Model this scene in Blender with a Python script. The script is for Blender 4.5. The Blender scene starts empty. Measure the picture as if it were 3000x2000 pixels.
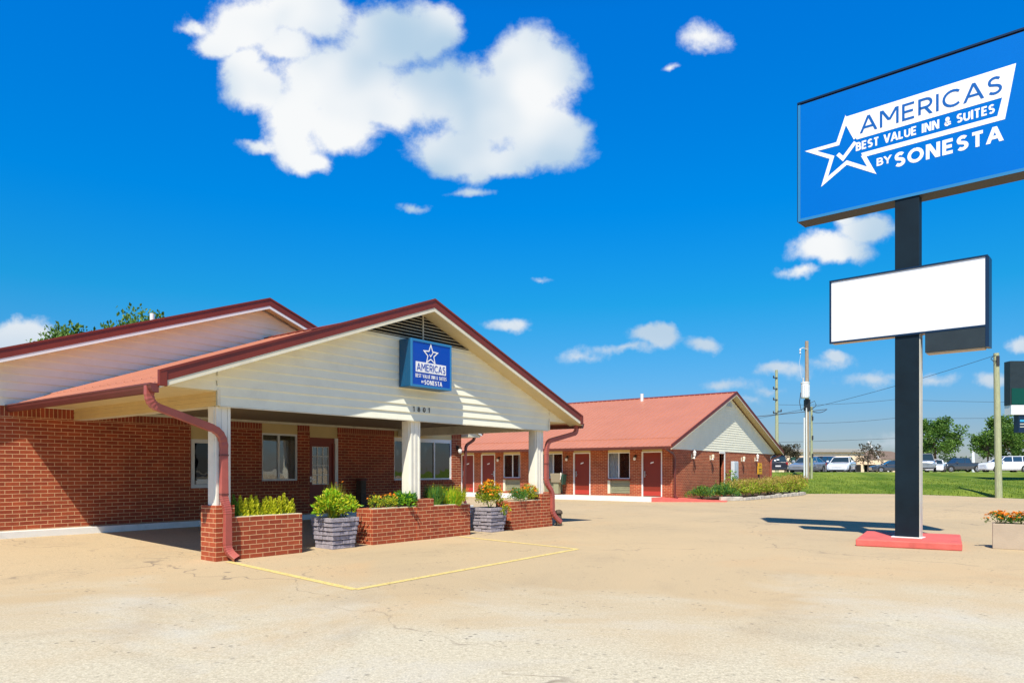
import bpy, bmesh, math, random
from mathutils import Vector, Matrix
PI = math.pi
random.seed(11)
scene = bpy.context.scene
C = scene.collection
PHI = math.atan2(0.78915, 0.61420)          # direction in which the motel fronts run
OX, OY = -4.524, 11.075                     # front left corner of the entrance canopy
UX, UY = math.cos(PHI), math.sin(PHI)
def W(u, v, z=0.0):
    return (OX + u*UX - v*UY, OY + u*UY + v*UX, z)

# ------------------------------------------------------------------ materials
MATS = {}
def lin(c):
    return tuple((x/12.92 if x <= .04045 else ((x+.055)/1.055)**2.4) for x in c)
def mat(name, col, rough=.6, metal=0., var=0., vscale=3., bump=0., bscale=40., spec=.5, coat=0., trans=0., dirt=0., streak=None):
    m = bpy.data.materials.new(name); m.use_nodes = True
    nt = m.node_tree; n = nt.nodes; l = nt.links
    b = n['Principled BSDF']
    b.inputs['Base Color'].default_value = (*col, 1)
    b.inputs['Roughness'].default_value = rough
    b.inputs['Metallic'].default_value = metal
    b.inputs['Specular IOR Level'].default_value = spec
    b.inputs['Coat Weight'].default_value = coat
    tc = n.new('ShaderNodeNewGeometry')
    out = None
    if var > 0:
        t = n.new('ShaderNodeTexNoise'); t.inputs['Scale'].default_value = vscale; t.inputs['Detail'].default_value = 8; t.inputs['Roughness'].default_value = .65
        l.new(tc.outputs['Position'], t.inputs['Vector'])
        if streak:
            mp = n.new('ShaderNodeMapping'); mp.inputs['Scale'].default_value = streak
            l.new(tc.outputs['Position'], mp.inputs['Vector']); l.new(mp.outputs[0], t.inputs['Vector'])
        mx = n.new('ShaderNodeMix'); mx.data_type = 'RGBA'
        r = n.new('ShaderNodeMapRange'); r.inputs[1].default_value = .3; r.inputs[2].default_value = .7
        l.new(t.outputs['Fac'], r.inputs[0]); l.new(r.outputs[0], mx.inputs[0])
        mx.inputs[6].default_value = (*[x*(1-var) for x in col], 1)
        mx.inputs[7].default_value = (*[min(.95, x*(1+var)) for x in col], 1)
        out = mx.outputs[2]
        l.new(out, b.inputs['Base Color'])
    if dirt > 0:
        t = n.new('ShaderNodeTexNoise'); t.inputs['Scale'].default_value = 1.7; t.inputs['Detail'].default_value = 12; t.inputs['Roughness'].default_value = .75
        l.new(tc.outputs['Position'], t.inputs['Vector'])
        r = n.new('ShaderNodeMapRange'); r.inputs[1].default_value = .5; r.inputs[2].default_value = .72; r.inputs[4].default_value = dirt
        l.new(t.outputs['Fac'], r.inputs[0])
        mx = n.new('ShaderNodeMix'); mx.data_type = 'RGBA'
        l.new(r.outputs[0], mx.inputs[0])
        if out: l.new(out, mx.inputs[6])
        else: mx.inputs[6].default_value = (*col, 1)
        mx.inputs[7].default_value = (.16, .12, .08, 1)
        l.new(mx.outputs[2], b.inputs['Base Color'])
    if bump > 0:
        t = n.new('ShaderNodeTexNoise'); t.inputs['Scale'].default_value = bscale; t.inputs['Detail'].default_value = 6
        l.new(tc.outputs['Position'], t.inputs['Vector'])
        bp = n.new('ShaderNodeBump'); bp.inputs['Strength'].default_value = bump; bp.inputs['Distance'].default_value = .02
        l.new(t.outputs['Fac'], bp.inputs['Height']); l.new(bp.outputs[0], b.inputs['Normal'])
    MATS[name] = m
    return m

def brick_mat(name, c1, c2, mortar, soldier=False):
    m = bpy.data.materials.new(name); m.use_nodes = True
    nt = m.node_tree; n = nt.nodes; l = nt.links; b = n['Principled BSDF']
    uv = n.new('ShaderNodeUVMap'); uv.uv_map = 'UVMap'
    src = uv.outputs[0]
    if soldier:
        sp = n.new('ShaderNodeSeparateXYZ'); cb = n.new('ShaderNodeCombineXYZ')
        l.new(src, sp.inputs[0]); l.new(sp.outputs[0], cb.inputs[1]); l.new(sp.outputs[1], cb.inputs[0]); src = cb.outputs[0]
    # slightly wobbly joints
    nz = n.new('ShaderNodeTexNoise'); nz.inputs['Scale'].default_value = 3.5; nz.inputs['Detail'].default_value = 3
    l.new(src, nz.inputs['Vector'])
    s1 = n.new('ShaderNodeVectorMath'); s1.operation = 'SUBTRACT'; s1.inputs[1].default_value = (.5, .5, .5)
    l.new(nz.outputs['Color'], s1.inputs[0])
    s2 = n.new('ShaderNodeVectorMath'); s2.operation = 'SCALE'; s2.inputs['Scale'].default_value = .012
    l.new(s1.outputs[0], s2.inputs[0])
    s3 = n.new('ShaderNodeVectorMath'); l.new(src, s3.inputs[0]); l.new(s2.outputs[0], s3.inputs[1])
    t = n.new('ShaderNodeTexBrick'); l.new(s3.outputs[0], t.inputs['Vector'])
    t.inputs['Scale'].default_value = 1
    t.inputs['Color1'].default_value = (*c1, 1); t.inputs['Color2'].default_value = (*c2, 1); t.inputs['Mortar'].default_value = (*mortar, 1)
    t.inputs['Mortar Size'].default_value = .0056; t.inputs['Mortar Smooth'].default_value = .25; t.inputs['Bias'].default_value = -.1
    t.inputs['Brick Width'].default_value = .235 if not soldier else .30
    t.inputs['Row Height'].default_value = .074
    if soldier: t.offset = 0
    ns = n.new('ShaderNodeTexNoise'); ns.inputs['Scale'].default_value = 2.2; ns.inputs['Detail'].default_value = 9; ns.inputs['Roughness'].default_value = .7
    l.new(src, ns.inputs['Vector'])
    r = n.new('ShaderNodeMapRange'); r.inputs[1].default_value = .3; r.inputs[2].default_value = .72; r.inputs[3].default_value = .72; r.inputs[4].default_value = 1.2
    l.new(ns.outputs['Fac'], r.inputs[0])
    mu = n.new('ShaderNodeMix'); mu.data_type = 'RGBA'; mu.blend_type = 'MULTIPLY'; mu.inputs[0].default_value = 1
    l.new(t.outputs['Color'], mu.inputs[6]); l.new(r.outputs[0], mu.inputs[7])
    # pale mortar smears
    n2 = n.new('ShaderNodeTexNoise'); n2.inputs['Scale'].default_value = 9; n2.inputs['Detail'].default_value = 10; n2.inputs['Roughness'].default_value = .8
    l.new(src, n2.inputs['Vector'])
    r2 = n.new('ShaderNodeMapRange'); r2.inputs[1].default_value = .57; r2.inputs[2].default_value = .8; r2.inputs[4].default_value = .45
    l.new(n2.outputs['Fac'], r2.inputs[0])
    m3 = n.new('ShaderNodeMix'); m3.data_type = 'RGBA'; l.new(r2.outputs[0], m3.inputs[0]); l.new(mu.outputs[2], m3.inputs[6])
    m3.inputs[7].default_value = (mortar[0]*.8, mortar[1]*.6, mortar[2]*.5, 1)
    l.new(m3.outputs[2], b.inputs['Base Color'])
    b.inputs['Roughness'].default_value = .85
    iv = n.new('ShaderNodeMath'); iv.operation = 'SUBTRACT'; iv.inputs[0].default_value = 1; l.new(t.outputs['Fac'], iv.inputs[1])
    ad = n.new('ShaderNodeMath'); ad.operation = 'MULTIPLY_ADD'; l.new(n2.outputs['Fac'], ad.inputs[0]); ad.inputs[1].default_value = .35; l.new(iv.outputs[0], ad.inputs[2])
    bp = n.new('ShaderNodeBump'); bp.inputs['Strength'].default_value = .7; bp.inputs['Distance'].default_value = .008
    l.new(ad.outputs[0], bp.inputs['Height']); l.new(bp.outputs[0], b.inputs['Normal'])
    MATS[name] = m
    return m

def leaf_mat(name, c1, c2, scale=30., tr=.35):
    m = bpy.data.materials.new(name); m.use_nodes = True
    nt = m.node_tree; n = nt.nodes; l = nt.links
    b = n['Principled BSDF']; o = n['Material Output']
    g = n.new('ShaderNodeNewGeometry')
    t = n.new('ShaderNodeTexNoise'); t.inputs['Scale'].default_value = scale; t.inputs['Detail'].default_value = 3
    l.new(g.outputs['Position'], t.inputs['Vector'])
    ad = n.new('ShaderNodeMath'); ad.operation = 'MULTIPLY_ADD'; ad.inputs[1].default_value = .35
    l.new(g.outputs['Random Per Island'], ad.inputs[0]); l.new(t.outputs['Fac'], ad.inputs[2])
    r = n.new('ShaderNodeMapRange'); r.inputs[1].default_value = .42; r.inputs[2].default_value = .92
    l.new(ad.outputs[0], r.inputs[0])
    mx = n.new('ShaderNodeMix'); mx.data_type = 'RGBA'; mx.inputs[6].default_value = (*c1, 1); mx.inputs[7].default_value = (*c2, 1)
    l.new(r.outputs[0], mx.inputs[0]); l.new(mx.outputs[2], b.inputs['Base Color'])
    b.inputs['Roughness'].default_value = .5; b.inputs['Specular IOR Level'].default_value = .3
    ts = n.new('ShaderNodeBsdfTranslucent'); l.new(mx.outputs[2], ts.inputs['Color'])
    ms = n.new('ShaderNodeMixShader'); ms.inputs[0].default_value = tr
    l.new(b.outputs[0], ms.inputs[1]); l.new(ts.outputs[0], ms.inputs[2]); l.new(ms.outputs[0], o.inputs['Surface'])
    MATS[name] = m
    return m

def glass_mat(name, tint=(.9, .95, .95), refl=.22):
    m = bpy.data.materials.new(name); m.use_nodes = True
    nt = m.node_tree; n = nt.nodes; l = nt.links; o = n['Material Output']
    n.remove(n['Principled BSDF'])
    t = n.new('ShaderNodeBsdfTransparent'); t.inputs[0].default_value = (*tint, 1)
    g = n.new('ShaderNodeBsdfGlossy'); g.inputs['Roughness'].default_value = .015
    f = n.new('ShaderNodeFresnel'); f.inputs[0].default_value = 1.5
    a = n.new('ShaderNodeMath'); a.operation = 'ADD'; a.use_clamp = True; a.inputs[1].default_value = refl; l.new(f.outputs[0], a.inputs[0])
    ns = n.new('ShaderNodeTexNoise'); ns.inputs['Scale'].default_value = 1.3
    bp = n.new('ShaderNodeBump'); bp.inputs['Strength'].default_value = .12; bp.inputs['Distance'].default_value = .05
    gg = n.new('ShaderNodeNewGeometry'); l.new(gg.outputs['Position'], ns.inputs['Vector']); l.new(ns.outputs['Fac'], bp.inputs['Height']); l.new(bp.outputs[0], g.inputs['Normal'])
    ms = n.new('ShaderNodeMixShader'); l.new(a.outputs[0], ms.inputs[0]); l.new(t.outputs[0], ms.inputs[1]); l.new(g.outputs[0], ms.inputs[2])
    l.new(ms.outputs[0], o.inputs['Surface'])
    MATS[name] = m
    return m

brick_mat('brick', (.40, .072, .022), (.27, .04, .013), (.74, .43, .22))
brick_mat('brick_soldier', (.34, .06, .02), (.24, .038, .013), (.64, .38, .19), True)
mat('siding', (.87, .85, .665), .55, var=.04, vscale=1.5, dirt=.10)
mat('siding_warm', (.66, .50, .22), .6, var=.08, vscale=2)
mat('trim', (.76, .70, .52), .5, var=.06, dirt=.35)
mat('white_trim', (.80, .79, .75), .45, var=.04)
mat('post_cream', (.80, .775, .66), .45, var=.04, dirt=.2)
mat('vinyl_white', (.78, .79, .77), .35)
mat('soffit', (.66, .54, .29), .6, var=.05)
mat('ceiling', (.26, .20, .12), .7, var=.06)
mat('roof_red', (.445, .165, .095), .42, var=.07, vscale=.7, spec=.6)
mat('fascia_red', (.19, .028, .013), .4, var=.12, vscale=2)
mat('gutter_red', (.15, .035, .028), .35, var=.15, vscale=3)
mat('spout_red', (.36, .085, .065), .38, var=.15, vscale=3)
mat('door_red', (.22, .024, .009), .45, var=.06)
mat('door_kick', (.45, .04, .025), .45)
mat('concrete_walk', (.52, .47, .38), .85, var=.15, vscale=2, bump=.2)
mat('curb_white', (.82, .81, .76), .7, var=.06, dirt=.3)
mat('red_paint', (.62, .115, .09), .7, var=.18, vscale=4, bump=.25)
mat('line_yellow', (.68, .53, .19), .75, var=.15, vscale=9)
mat('pole_navy', (.0035, .012, .019), .5, var=.3, vscale=2, spec=.25)
mat('sign_blue', (.0, .135, .50), .25, var=.03, vscale=.6, coat=.3)
mat('sign_blue_deep', (.0, .06, .42), .3)
mat('sign_edge', (.03, .20, .42), .35)
mat('sign_side', (.004, .07, .16), .4)
mat('sign_grey', (.035, .032, .036), .6)
mat('frame_navy', (.004, .02, .055), .35)
mat('sign_white', (.86, .86, .85), .3, coat=.2)
mat('letter_white', (.88, .88, .86), .4)
mat('letter_blue', (.0, .10, .38), .4)
mat('tan_metal', (.52, .42, .28), .6)
mat('dark_panel', (.018, .028, .032), .45, var=.2)
mat('black', (.012, .012, .012), .5)
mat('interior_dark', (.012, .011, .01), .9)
mat('curtain', (.85, .85, .80), .8, var=.12, vscale=8)
mat('ac_khaki', (.30, .29, .17), .6, var=.1)
mat('steel', (.5, .5, .5), .3, metal=.9)
mat('lamp_glass', (.85, .83, .74), .25)
mat('bronze', (.06, .035, .022), .4, metal=.4)
mat('grey_stone', (.31, .28, .31), .8, var=.3, vscale=14, bump=.6, bscale=60)
mat('stone_edge', (.44, .40, .33), .9, var=.35, vscale=5, bump=.7)
mat('soil', (.06, .04, .025), .95, var=.3, bump=.6)
mat('wood_pole', (.34, .27, .19), .9, var=.3, vscale=6, streak=(6, 6, .6), bump=.4)
mat('wood_green', (.36, .38, .22), .9, var=.25, vscale=6, streak=(6, 6, .6), bump=.4)
mat('pvc_white', (.70, .72, .70), .4)
mat('pale_post', (.55, .54, .46), .7, var=.12)
mat('wire', (.03, .03, .035), .6)
mat('yellow_plastic', (.80, .42, .01), .5)
mat('cabinet', (.56, .62, .66), .45, var=.08)
mat('planter_tan', (.44, .35, .25), .75, var=.08, bump=.15)
mat('box_tan', (.30, .25, .16), .6)
mat('green_dark', (.02, .07, .045), .6)
mat('stub_brown', (.085, .06, .04), .8, var=.35, vscale=15, bump=.5)
mat('beige_wall', (.84, .62, .42), .85, var=.05, vscale=.2)
mat('grey_parapet', (.30, .29, .27), .8)
mat('brown_roof', (.17, .12, .09), .8, var=.2)
mat('asphalt', (.10, .10, .10), .9, var=.15)
mat('bark', (.11, .08, .055), .95, var=.35, vscale=8, bump=.6)
mat('paint_white', (.78, .80, .82), .22, coat=1.)
mat('paint_silver', (.40, .42, .43), .25, metal=.5, coat=1.)
mat('paint_dark', (.05, .06, .075), .22, metal=.3, coat=1.)
mat('paint_navy', (.012, .017, .03), .2, coat=1.)
mat('car_glass', (.02, .04, .055), .05, spec=.9, coat=1.)
mat('tyre', (.02, .02, .02), .8)
mat('rim', (.45, .46, .48), .3, metal=.8)
mat('chrome', (.6, .62, .65), .15, metal=1.)
mat('lamp_clear', (.7, .75, .8), .1, coat=1.)
mat('tail_red', (.35, .01, .01), .2)
mat('plate', (.6, .6, .6), .4)
mat('billboard_green', (.0, .06, .04), .3)
mat('billboard_blue', (.05, .35, .6), .4)
mat('louver', (.50, .46, .34), .6, var=.05)
leaf_mat('leaf_lime', (.42, .50, .02), (.78, .74, .05))
leaf_mat('leaf_bright', (.12, .36, .012), (.42, .66, .03))
leaf_mat('leaf_mid', (.06, .19, .02), (.25, .38, .04))
leaf_mat('leaf_deep', (.02, .12, .03), (.10, .30, .07))
leaf_mat('leaf_shrub', (.14, .25, .02), (.50, .56, .05), 6.)
leaf_mat('leaf_rust', (.30, .26, .04), (.58, .42, .12), 6.)
leaf_mat('leaf_tree', (.035, .11, .015), (.17, .30, .045), 1.2)
leaf_mat('leaf_dark_tree', (.035, .03, .018), (.10, .085, .04), 1.2)
leaf_mat('leaf_far', (.06, .12, .05), (.11, .17, .07), .4)
leaf_mat('grass_blade', (.08, .15, .012), (.20, .27, .03), 2.)
leaf_mat('petal_orange', (.75, .16, .01), (.9, .35, .02), 60., .2)
leaf_mat('petal_yellow', (.85, .45, .02), (.9, .62, .05), 60., .2)
glass_mat('glass', (.93, .96, .96), .08)
glass_mat('glass_office', (.55, .60, .60), .15)
glass_mat('glass_dark', (.3, .32, .32), .02)

# ------------------------------------------------------------------ mesh builder
class MB:
    def __init__(s): s.v = []; s.f = []; s.m = []
    def poly(s, pts, m=0):
        i = len(s.v); s.v += [tuple(p) for p in pts]; s.f.append(tuple(range(i, i+len(pts)))); s.m.append(m)
    def box(s, x0, x1, y0, y1, z0, z1, m=0, taper=None):
        if x0 > x1: x0, x1 = x1, x0
        if y0 > y1: y0, y1 = y1, y0
        if z0 > z1: z0, z1 = z1, z0
        t = taper or 0
        i = len(s.v)
        s.v += [(x0, y0, z0), (x1, y0, z0), (x1, y1, z0), (x0, y1, z0), (x0+t, y0+t, z1), (x1-t, y0+t, z1), (x1-t, y1-t, z1), (x0+t, y1-t, z1)]
        for q in ((0, 3, 2, 1), (4, 5, 6, 7), (0, 1, 5, 4), (1, 2, 6, 5), (2, 3, 7, 6), (3, 0, 4, 7)):
            s.f.append(tuple(i+k for k in q)); s.m.append(m)
    def hexa(s, p, m=0):
        i = len(s.v); s.v += [tuple(a) for a in p]
        for q in ((0, 3, 2, 1), (4, 5, 6, 7), (0, 1, 5, 4), (1, 2, 6, 5), (2, 3, 7, 6), (3, 0, 4, 7)):
            s.f.append(tuple(i+k for k in q)); s.m.append(m)
    def tube(s, pts, rad, n=8, m=0, cap=True):
        pts = [Vector(p) for p in pts]; rs = rad if isinstance(rad, (list, tuple)) else [rad]*len(pts)
        rings = []
        up = None
        for k, p in enumerate(pts):
            d = (pts[min(k+1, len(pts)-1)] - pts[max(k-1, 0)]).normalized()
            if up is None:
                up = Vector((0, 0, 1)) if abs(d.z) < .9 else Vector((1, 0, 0))
            a = d.cross(up).normalized(); b = a.cross(d).normalized(); up = b
            i = len(s.v); rings.append(i)
            for j in range(n):
                t = 2*PI*j/n
                s.v.append(tuple(p + a*math.cos(t)*rs[k] + b*math.sin(t)*rs[k]))
        for k in range(len(rings)-1):
            for j in range(n):
                s.f.append((rings[k]+j, rings[k]+(j+1) % n, rings[k+1]+(j+1) % n, rings[k+1]+j)); s.m.append(m)
        if cap:
            s.f.append(tuple(rings[0]+j for j in reversed(range(n)))); s.m.append(m)
            s.f.append(tuple(rings[-1]+j for j in range(n))); s.m.append(m)
    def lathe(s, prof, n=16, cx=0, cy=0, m=0):
        i = len(s.v)
        for r, z in prof:
            for j in range(n):
                t = 2*PI*j/n; s.v.append((cx+r*math.cos(t), cy+r*math.sin(t), z))
        for k in range(len(prof)-1):
            for j in range(n):
                s.f.append((i+k*n+j, i+k*n+(j+1) % n, i+(k+1)*n+(j+1) % n, i+(k+1)*n+j)); s.m.append(m)
        s.f.append(tuple(i+j for j in reversed(range(n)))); s.m.append(m)
        q = i+(len(prof)-1)*n
        s.f.append(tuple(q+j for j in range(n))); s.m.append(m)
    def rect_sweep(s, path, w, d, m=0, ridged=()):
        """sweep a rectangular pipe along a 3D path; stations in ridged swell alternately"""
        pts = [Vector(p) for p in path]; rings = []
        side = None
        for k, p in enumerate(pts):
            t = (pts[min(k+1, len(pts)-1)] - pts[max(k-1, 0)]).normalized()
            b = Vector((0, 1, 0)); b = (b - t*b.dot(t))
            if b.length < .3: b = Vector((0, 0, 1)) - t*t.z
            b.normalize(); a = t.cross(b).normalized()
            g = 1.0 + (.10 if (k in ridged and k % 2) else 0)
            i = len(s.v); rings.append(i)
            for (ca, cb) in ((-.5, -.5), (.5, -.5), (.5, .5), (-.5, .5)):
                s.v.append(tuple(p + a*ca*w*g + b*cb*d*g))
        for k in range(len(rings)-1):
            for j in range(4):
                s.f.append((rings[k]+j, rings[k]+(j+1) % 4, rings[k+1]+(j+1) % 4, rings[k+1]+j)); s.m.append(m)
        s.f.append(tuple(rings[0]+j for j in (3, 2, 1, 0))); s.m.append(m)
    def leaf(s, p, d, size, m=0, asp=.55, nrm=None):
        d = Vector(d).normalized()
        r = nrm if nrm else Vector((random.gauss(0, 1), random.gauss(0, 1), random.gauss(0, 1)))
        a = d.cross(r)
        if a.length < 1e-3: a = d.cross(Vector((0, 0, 1.)))
        a.normalize(); p = Vector(p)
        n = d.cross(a)*size*.12
        s.poly([p, p+d*size*.5+a*size*asp*.5+n, p+d*size, p+d*size*.5-a*size*asp*.5+n], m)
    def build(s, name, mats, parent=None, smooth=False, bevel=0, fixn=False):
        me = bpy.data.meshes.new(name)
        me.from_pydata(s.v, [], s.f)
        if isinstance(mats, str): mats = [mats]
        for a in mats: me.materials.append(MATS[a])
        me.polygons.foreach_set('material_index', s.m)
        me.update()
        if fixn:
            bm = bmesh.new(); bm.from_mesh(me); bmesh.ops.remove_doubles(bm, verts=bm.verts, dist=1e-5)
            bmesh.ops.recalc_face_normals(bm, faces=bm.faces); bm.to_mesh(me); bm.free()
        uvl = me.uv_layers.new(name='UVMap')
        for p in me.polygons:
            nx, ny, nz = abs(p.normal.x), abs(p.normal.y), abs(p.normal.z)
            for li in p.loop_indices:
                co = me.vertices[me.loops[li].vertex_index].co
                if nz > nx and nz > ny: uv = (co.x, co.y)
                elif nx > ny: uv = (co.y + .06, co.z)
                else: uv = (co.x, co.z)
                uvl.data[li].uv = uv
        if smooth: me.polygons.foreach_set('use_smooth', [True]*len(me.polygons))
        o = bpy.data.objects.new(name, me); C.objects.link(o)
        if parent: o.parent = parent
        if bevel:
            b = o.modifiers.new('bevel', 'BEVEL'); b.width = bevel; b.segments = 2; b.limit_method = 'ANGLE'
        return o

def tag(o, label=None, cat=None, group=None, kind=None):
    if label: o['label'] = label
    if cat: o['category'] = cat
    if group: o['group'] = group
    if kind: o['kind'] = kind
    return o
def thing(name, label, cat, loc=(0, 0, 0), rz=0., group=None):
    o = bpy.data.objects.new(name, None); C.objects.link(o)
    o.empty_display_size = .3
    o.location = loc; o.rotation_euler = (0, 0, rz)
    return tag(o, label, cat, group)
def copy_tree(o, parent=None):
    c = o.copy(); C.objects.link(c); c.parent = parent
    for ch in o.children: copy_tree(ch, c)
    return c
def round_path(pts, r, n=6):
    """fillet the corners of a 3D polyline; returns points and the indices that lie on bends"""
    P = [Vector(p) for p in pts]; out = [P[0]]; ids = set()
    for k in range(1, len(P)-1):
        a = (P[k-1]-P[k]); b = (P[k+1]-P[k]); rr = min(r, a.length*.48, b.length*.48)
        a.normalize(); b.normalize(); s = P[k]+a*rr; e = P[k]+b*rr
        for i in range(n+1):
            t = i/n; q = s*(1-t)**2 + P[k]*2*t*(1-t) + e*t*t
            ids.add(len(out)); out.append(q)
    out.append(P[-1])
    return out, ids
# ------------------------------------------------------------------ building pieces
def bx(mb, wall, a0, a1, z0, z1, d0, d1, m=0):
    """box on a wall: a = along the wall, d = distance out of the wall face"""
    ax, pos = wall
    if ax == 'V': mb.box(a0, a1, pos-d0, pos-d1, z0, z1, m)
    else: mb.box(pos-d0, pos-d1, a0, a1, z0, z1, m)

def window(parent, wall, a0, a1, z0, z1, splits=(), curtain=(), glass='glass', blind=None, sill=True, fw=.045, head=0.):
    f = MB()
    bx(f, wall, a0, a0+fw, z0, z1, -.11, -.03); bx(f, wall, a1-fw, a1, z0, z1, -.11, -.03)
    bx(f, wall, a0+fw, a1-fw, z0, z0+fw, -.11, -.03); bx(f, wall, a0+fw, a1-fw, z1-fw-head, z1, -.11, -.03)
    for s in splits: bx(f, wall, s-.022, s+.022, z0+fw, z1-fw-head, -.10, -.035)
    w = f.build('window', 'vinyl_white', parent)
    edges = [a0+fw]+[q for s in splits for q in (s-.022, s+.022)]+[a1-fw]
    for k in range(0, len(edges), 2):
        g = MB(); bx(g, wall, edges[k], edges[k+1], z0+fw, z1-fw-head, -.075 + .012*(k//2 % 2), -.069 + .012*(k//2 % 2)); g.build('pane', glass, w)
    for (c0, c1) in curtain:
        m = MB(); n = max(8, int((c1-c0)/.035)); prev = None
        for i in range(n+1):
            a = c0+(c1-c0)*i/n; d = -.14-.022*math.sin(i*1.9)-.012*math.sin(i*.7)
            cur = [(a, pd, zz) for pd, zz in ((d, z0+.02), (d, z1-.02))]
            if prev:
                q = [prev[0], cur[0], cur[1], prev[1]]
                m.poly([(p[0], wall[1]-p[1], p[2]) if wall[0] == 'V' else (wall[1]-p[1], p[0], p[2]) for p in q])
            prev = cur
        m.build('curtain', 'curtain', w, smooth=True)
    if blind:
        m = MB(); b0, b1, zb = blind; z = z1-fw-head-.02
        while z > zb:
            p = [(b0, -.17, z), (b1, -.17, z), (b1, -.145, z-.026), (b0, -.145, z-.026)]
            m.poly([(q[0], wall[1]-q[1], q[2]) if wall[0] == 'V' else (wall[1]-q[1], q[0], q[2]) for q in p]); z -= .034
        m.build('blind', 'vinyl_white', w)
    if sill:
        m = MB(); bx(m, wall, a0-.04, a1+.04, z0-.075, z0-.002, -.12, .045, 0); m.build('sill', 'brick_soldier', w)
    return w

def room_door(parent, wall, a0, a1, z0, z1, hinge=1, number=True):
    m = MB(); bx(m, wall, a0+.055, a1-.055, z0+.02, z1-.055, -.10, -.055)
    d = m.build('door', 'door_red', parent)
    m = MB(); bx(m, wall, a0, a0+.055, z0, z1, -.11, .012); bx(m, wall, a1-.055, a1, z0, z1, -.11, .012); bx(m, wall, a0+.055, a1-.055, z1-.055, z1, -.11, .012)
    m.build('frame', 'white_trim', d)
    m = MB(); bx(m, wall, a0+.07, a1-.07, z0+.03, z0+.24, -.055, -.05); m.build('kick_plate', 'door_kick', d)
    h = a1-.13 if hinge > 0 else a0+.13
    m = MB(); bx(m, wall, h-.03, h+.03, z0+.88, z0+1.16, -.055, -.035); bx(m, wall, h-.015, h+.015, z0+.98, z0+1.01, -.035, .01)
    bx(m, wall, h-(.13 if hinge > 0 else .015), h+(.015 if hinge > 0 else .13), z0+.98, z0+1.005, 0.01, .028); m.build('handle', 'steel', d)
    if number:
        c = (a0+a1)/2 + .02; s = 1 if wall[0] == 'V' else -1
        m = MB()
        q = [(c-.085*s, z0+1.50), (c+.075*s, z0+1.54), (c+.09*s, z0+1.60), (c-.07*s, z0+1.56)]
        P = []
        for dd in (-.054, -.044):
            P.append([(a, wall[1]-dd, z) if wall[0] == 'V' else (wall[1]-dd, a, z) for a, z in q])
        m.hexa(P[0]+P[1]); m.build('number_plate', 'sign_white', d, fixn=True)
    return d

def siding(mb, za, zb, fl, fr, y, course, out=.018, m=0):
    z = za
    while z < zb-1e-4:
        z1 = min(z+course, zb)
        a0, b0, a1, b1 = fl(z), fr(z), fl(z1), fr(z1)
        if a1 > b1: a1 = b1 = (a1+b1)/2
        if a0 >= b0-.01: break
        yo, yi = y-out, y-.003
        mb.poly([(a0, yo, z), (b0, yo, z), (b1, yi, z1), (a1, yi, z1)], m)
        mb.poly([(a0, y, z), (b0, y, z), (b0, yo, z), (a0, yo, z)], m)
        z = z1

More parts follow.
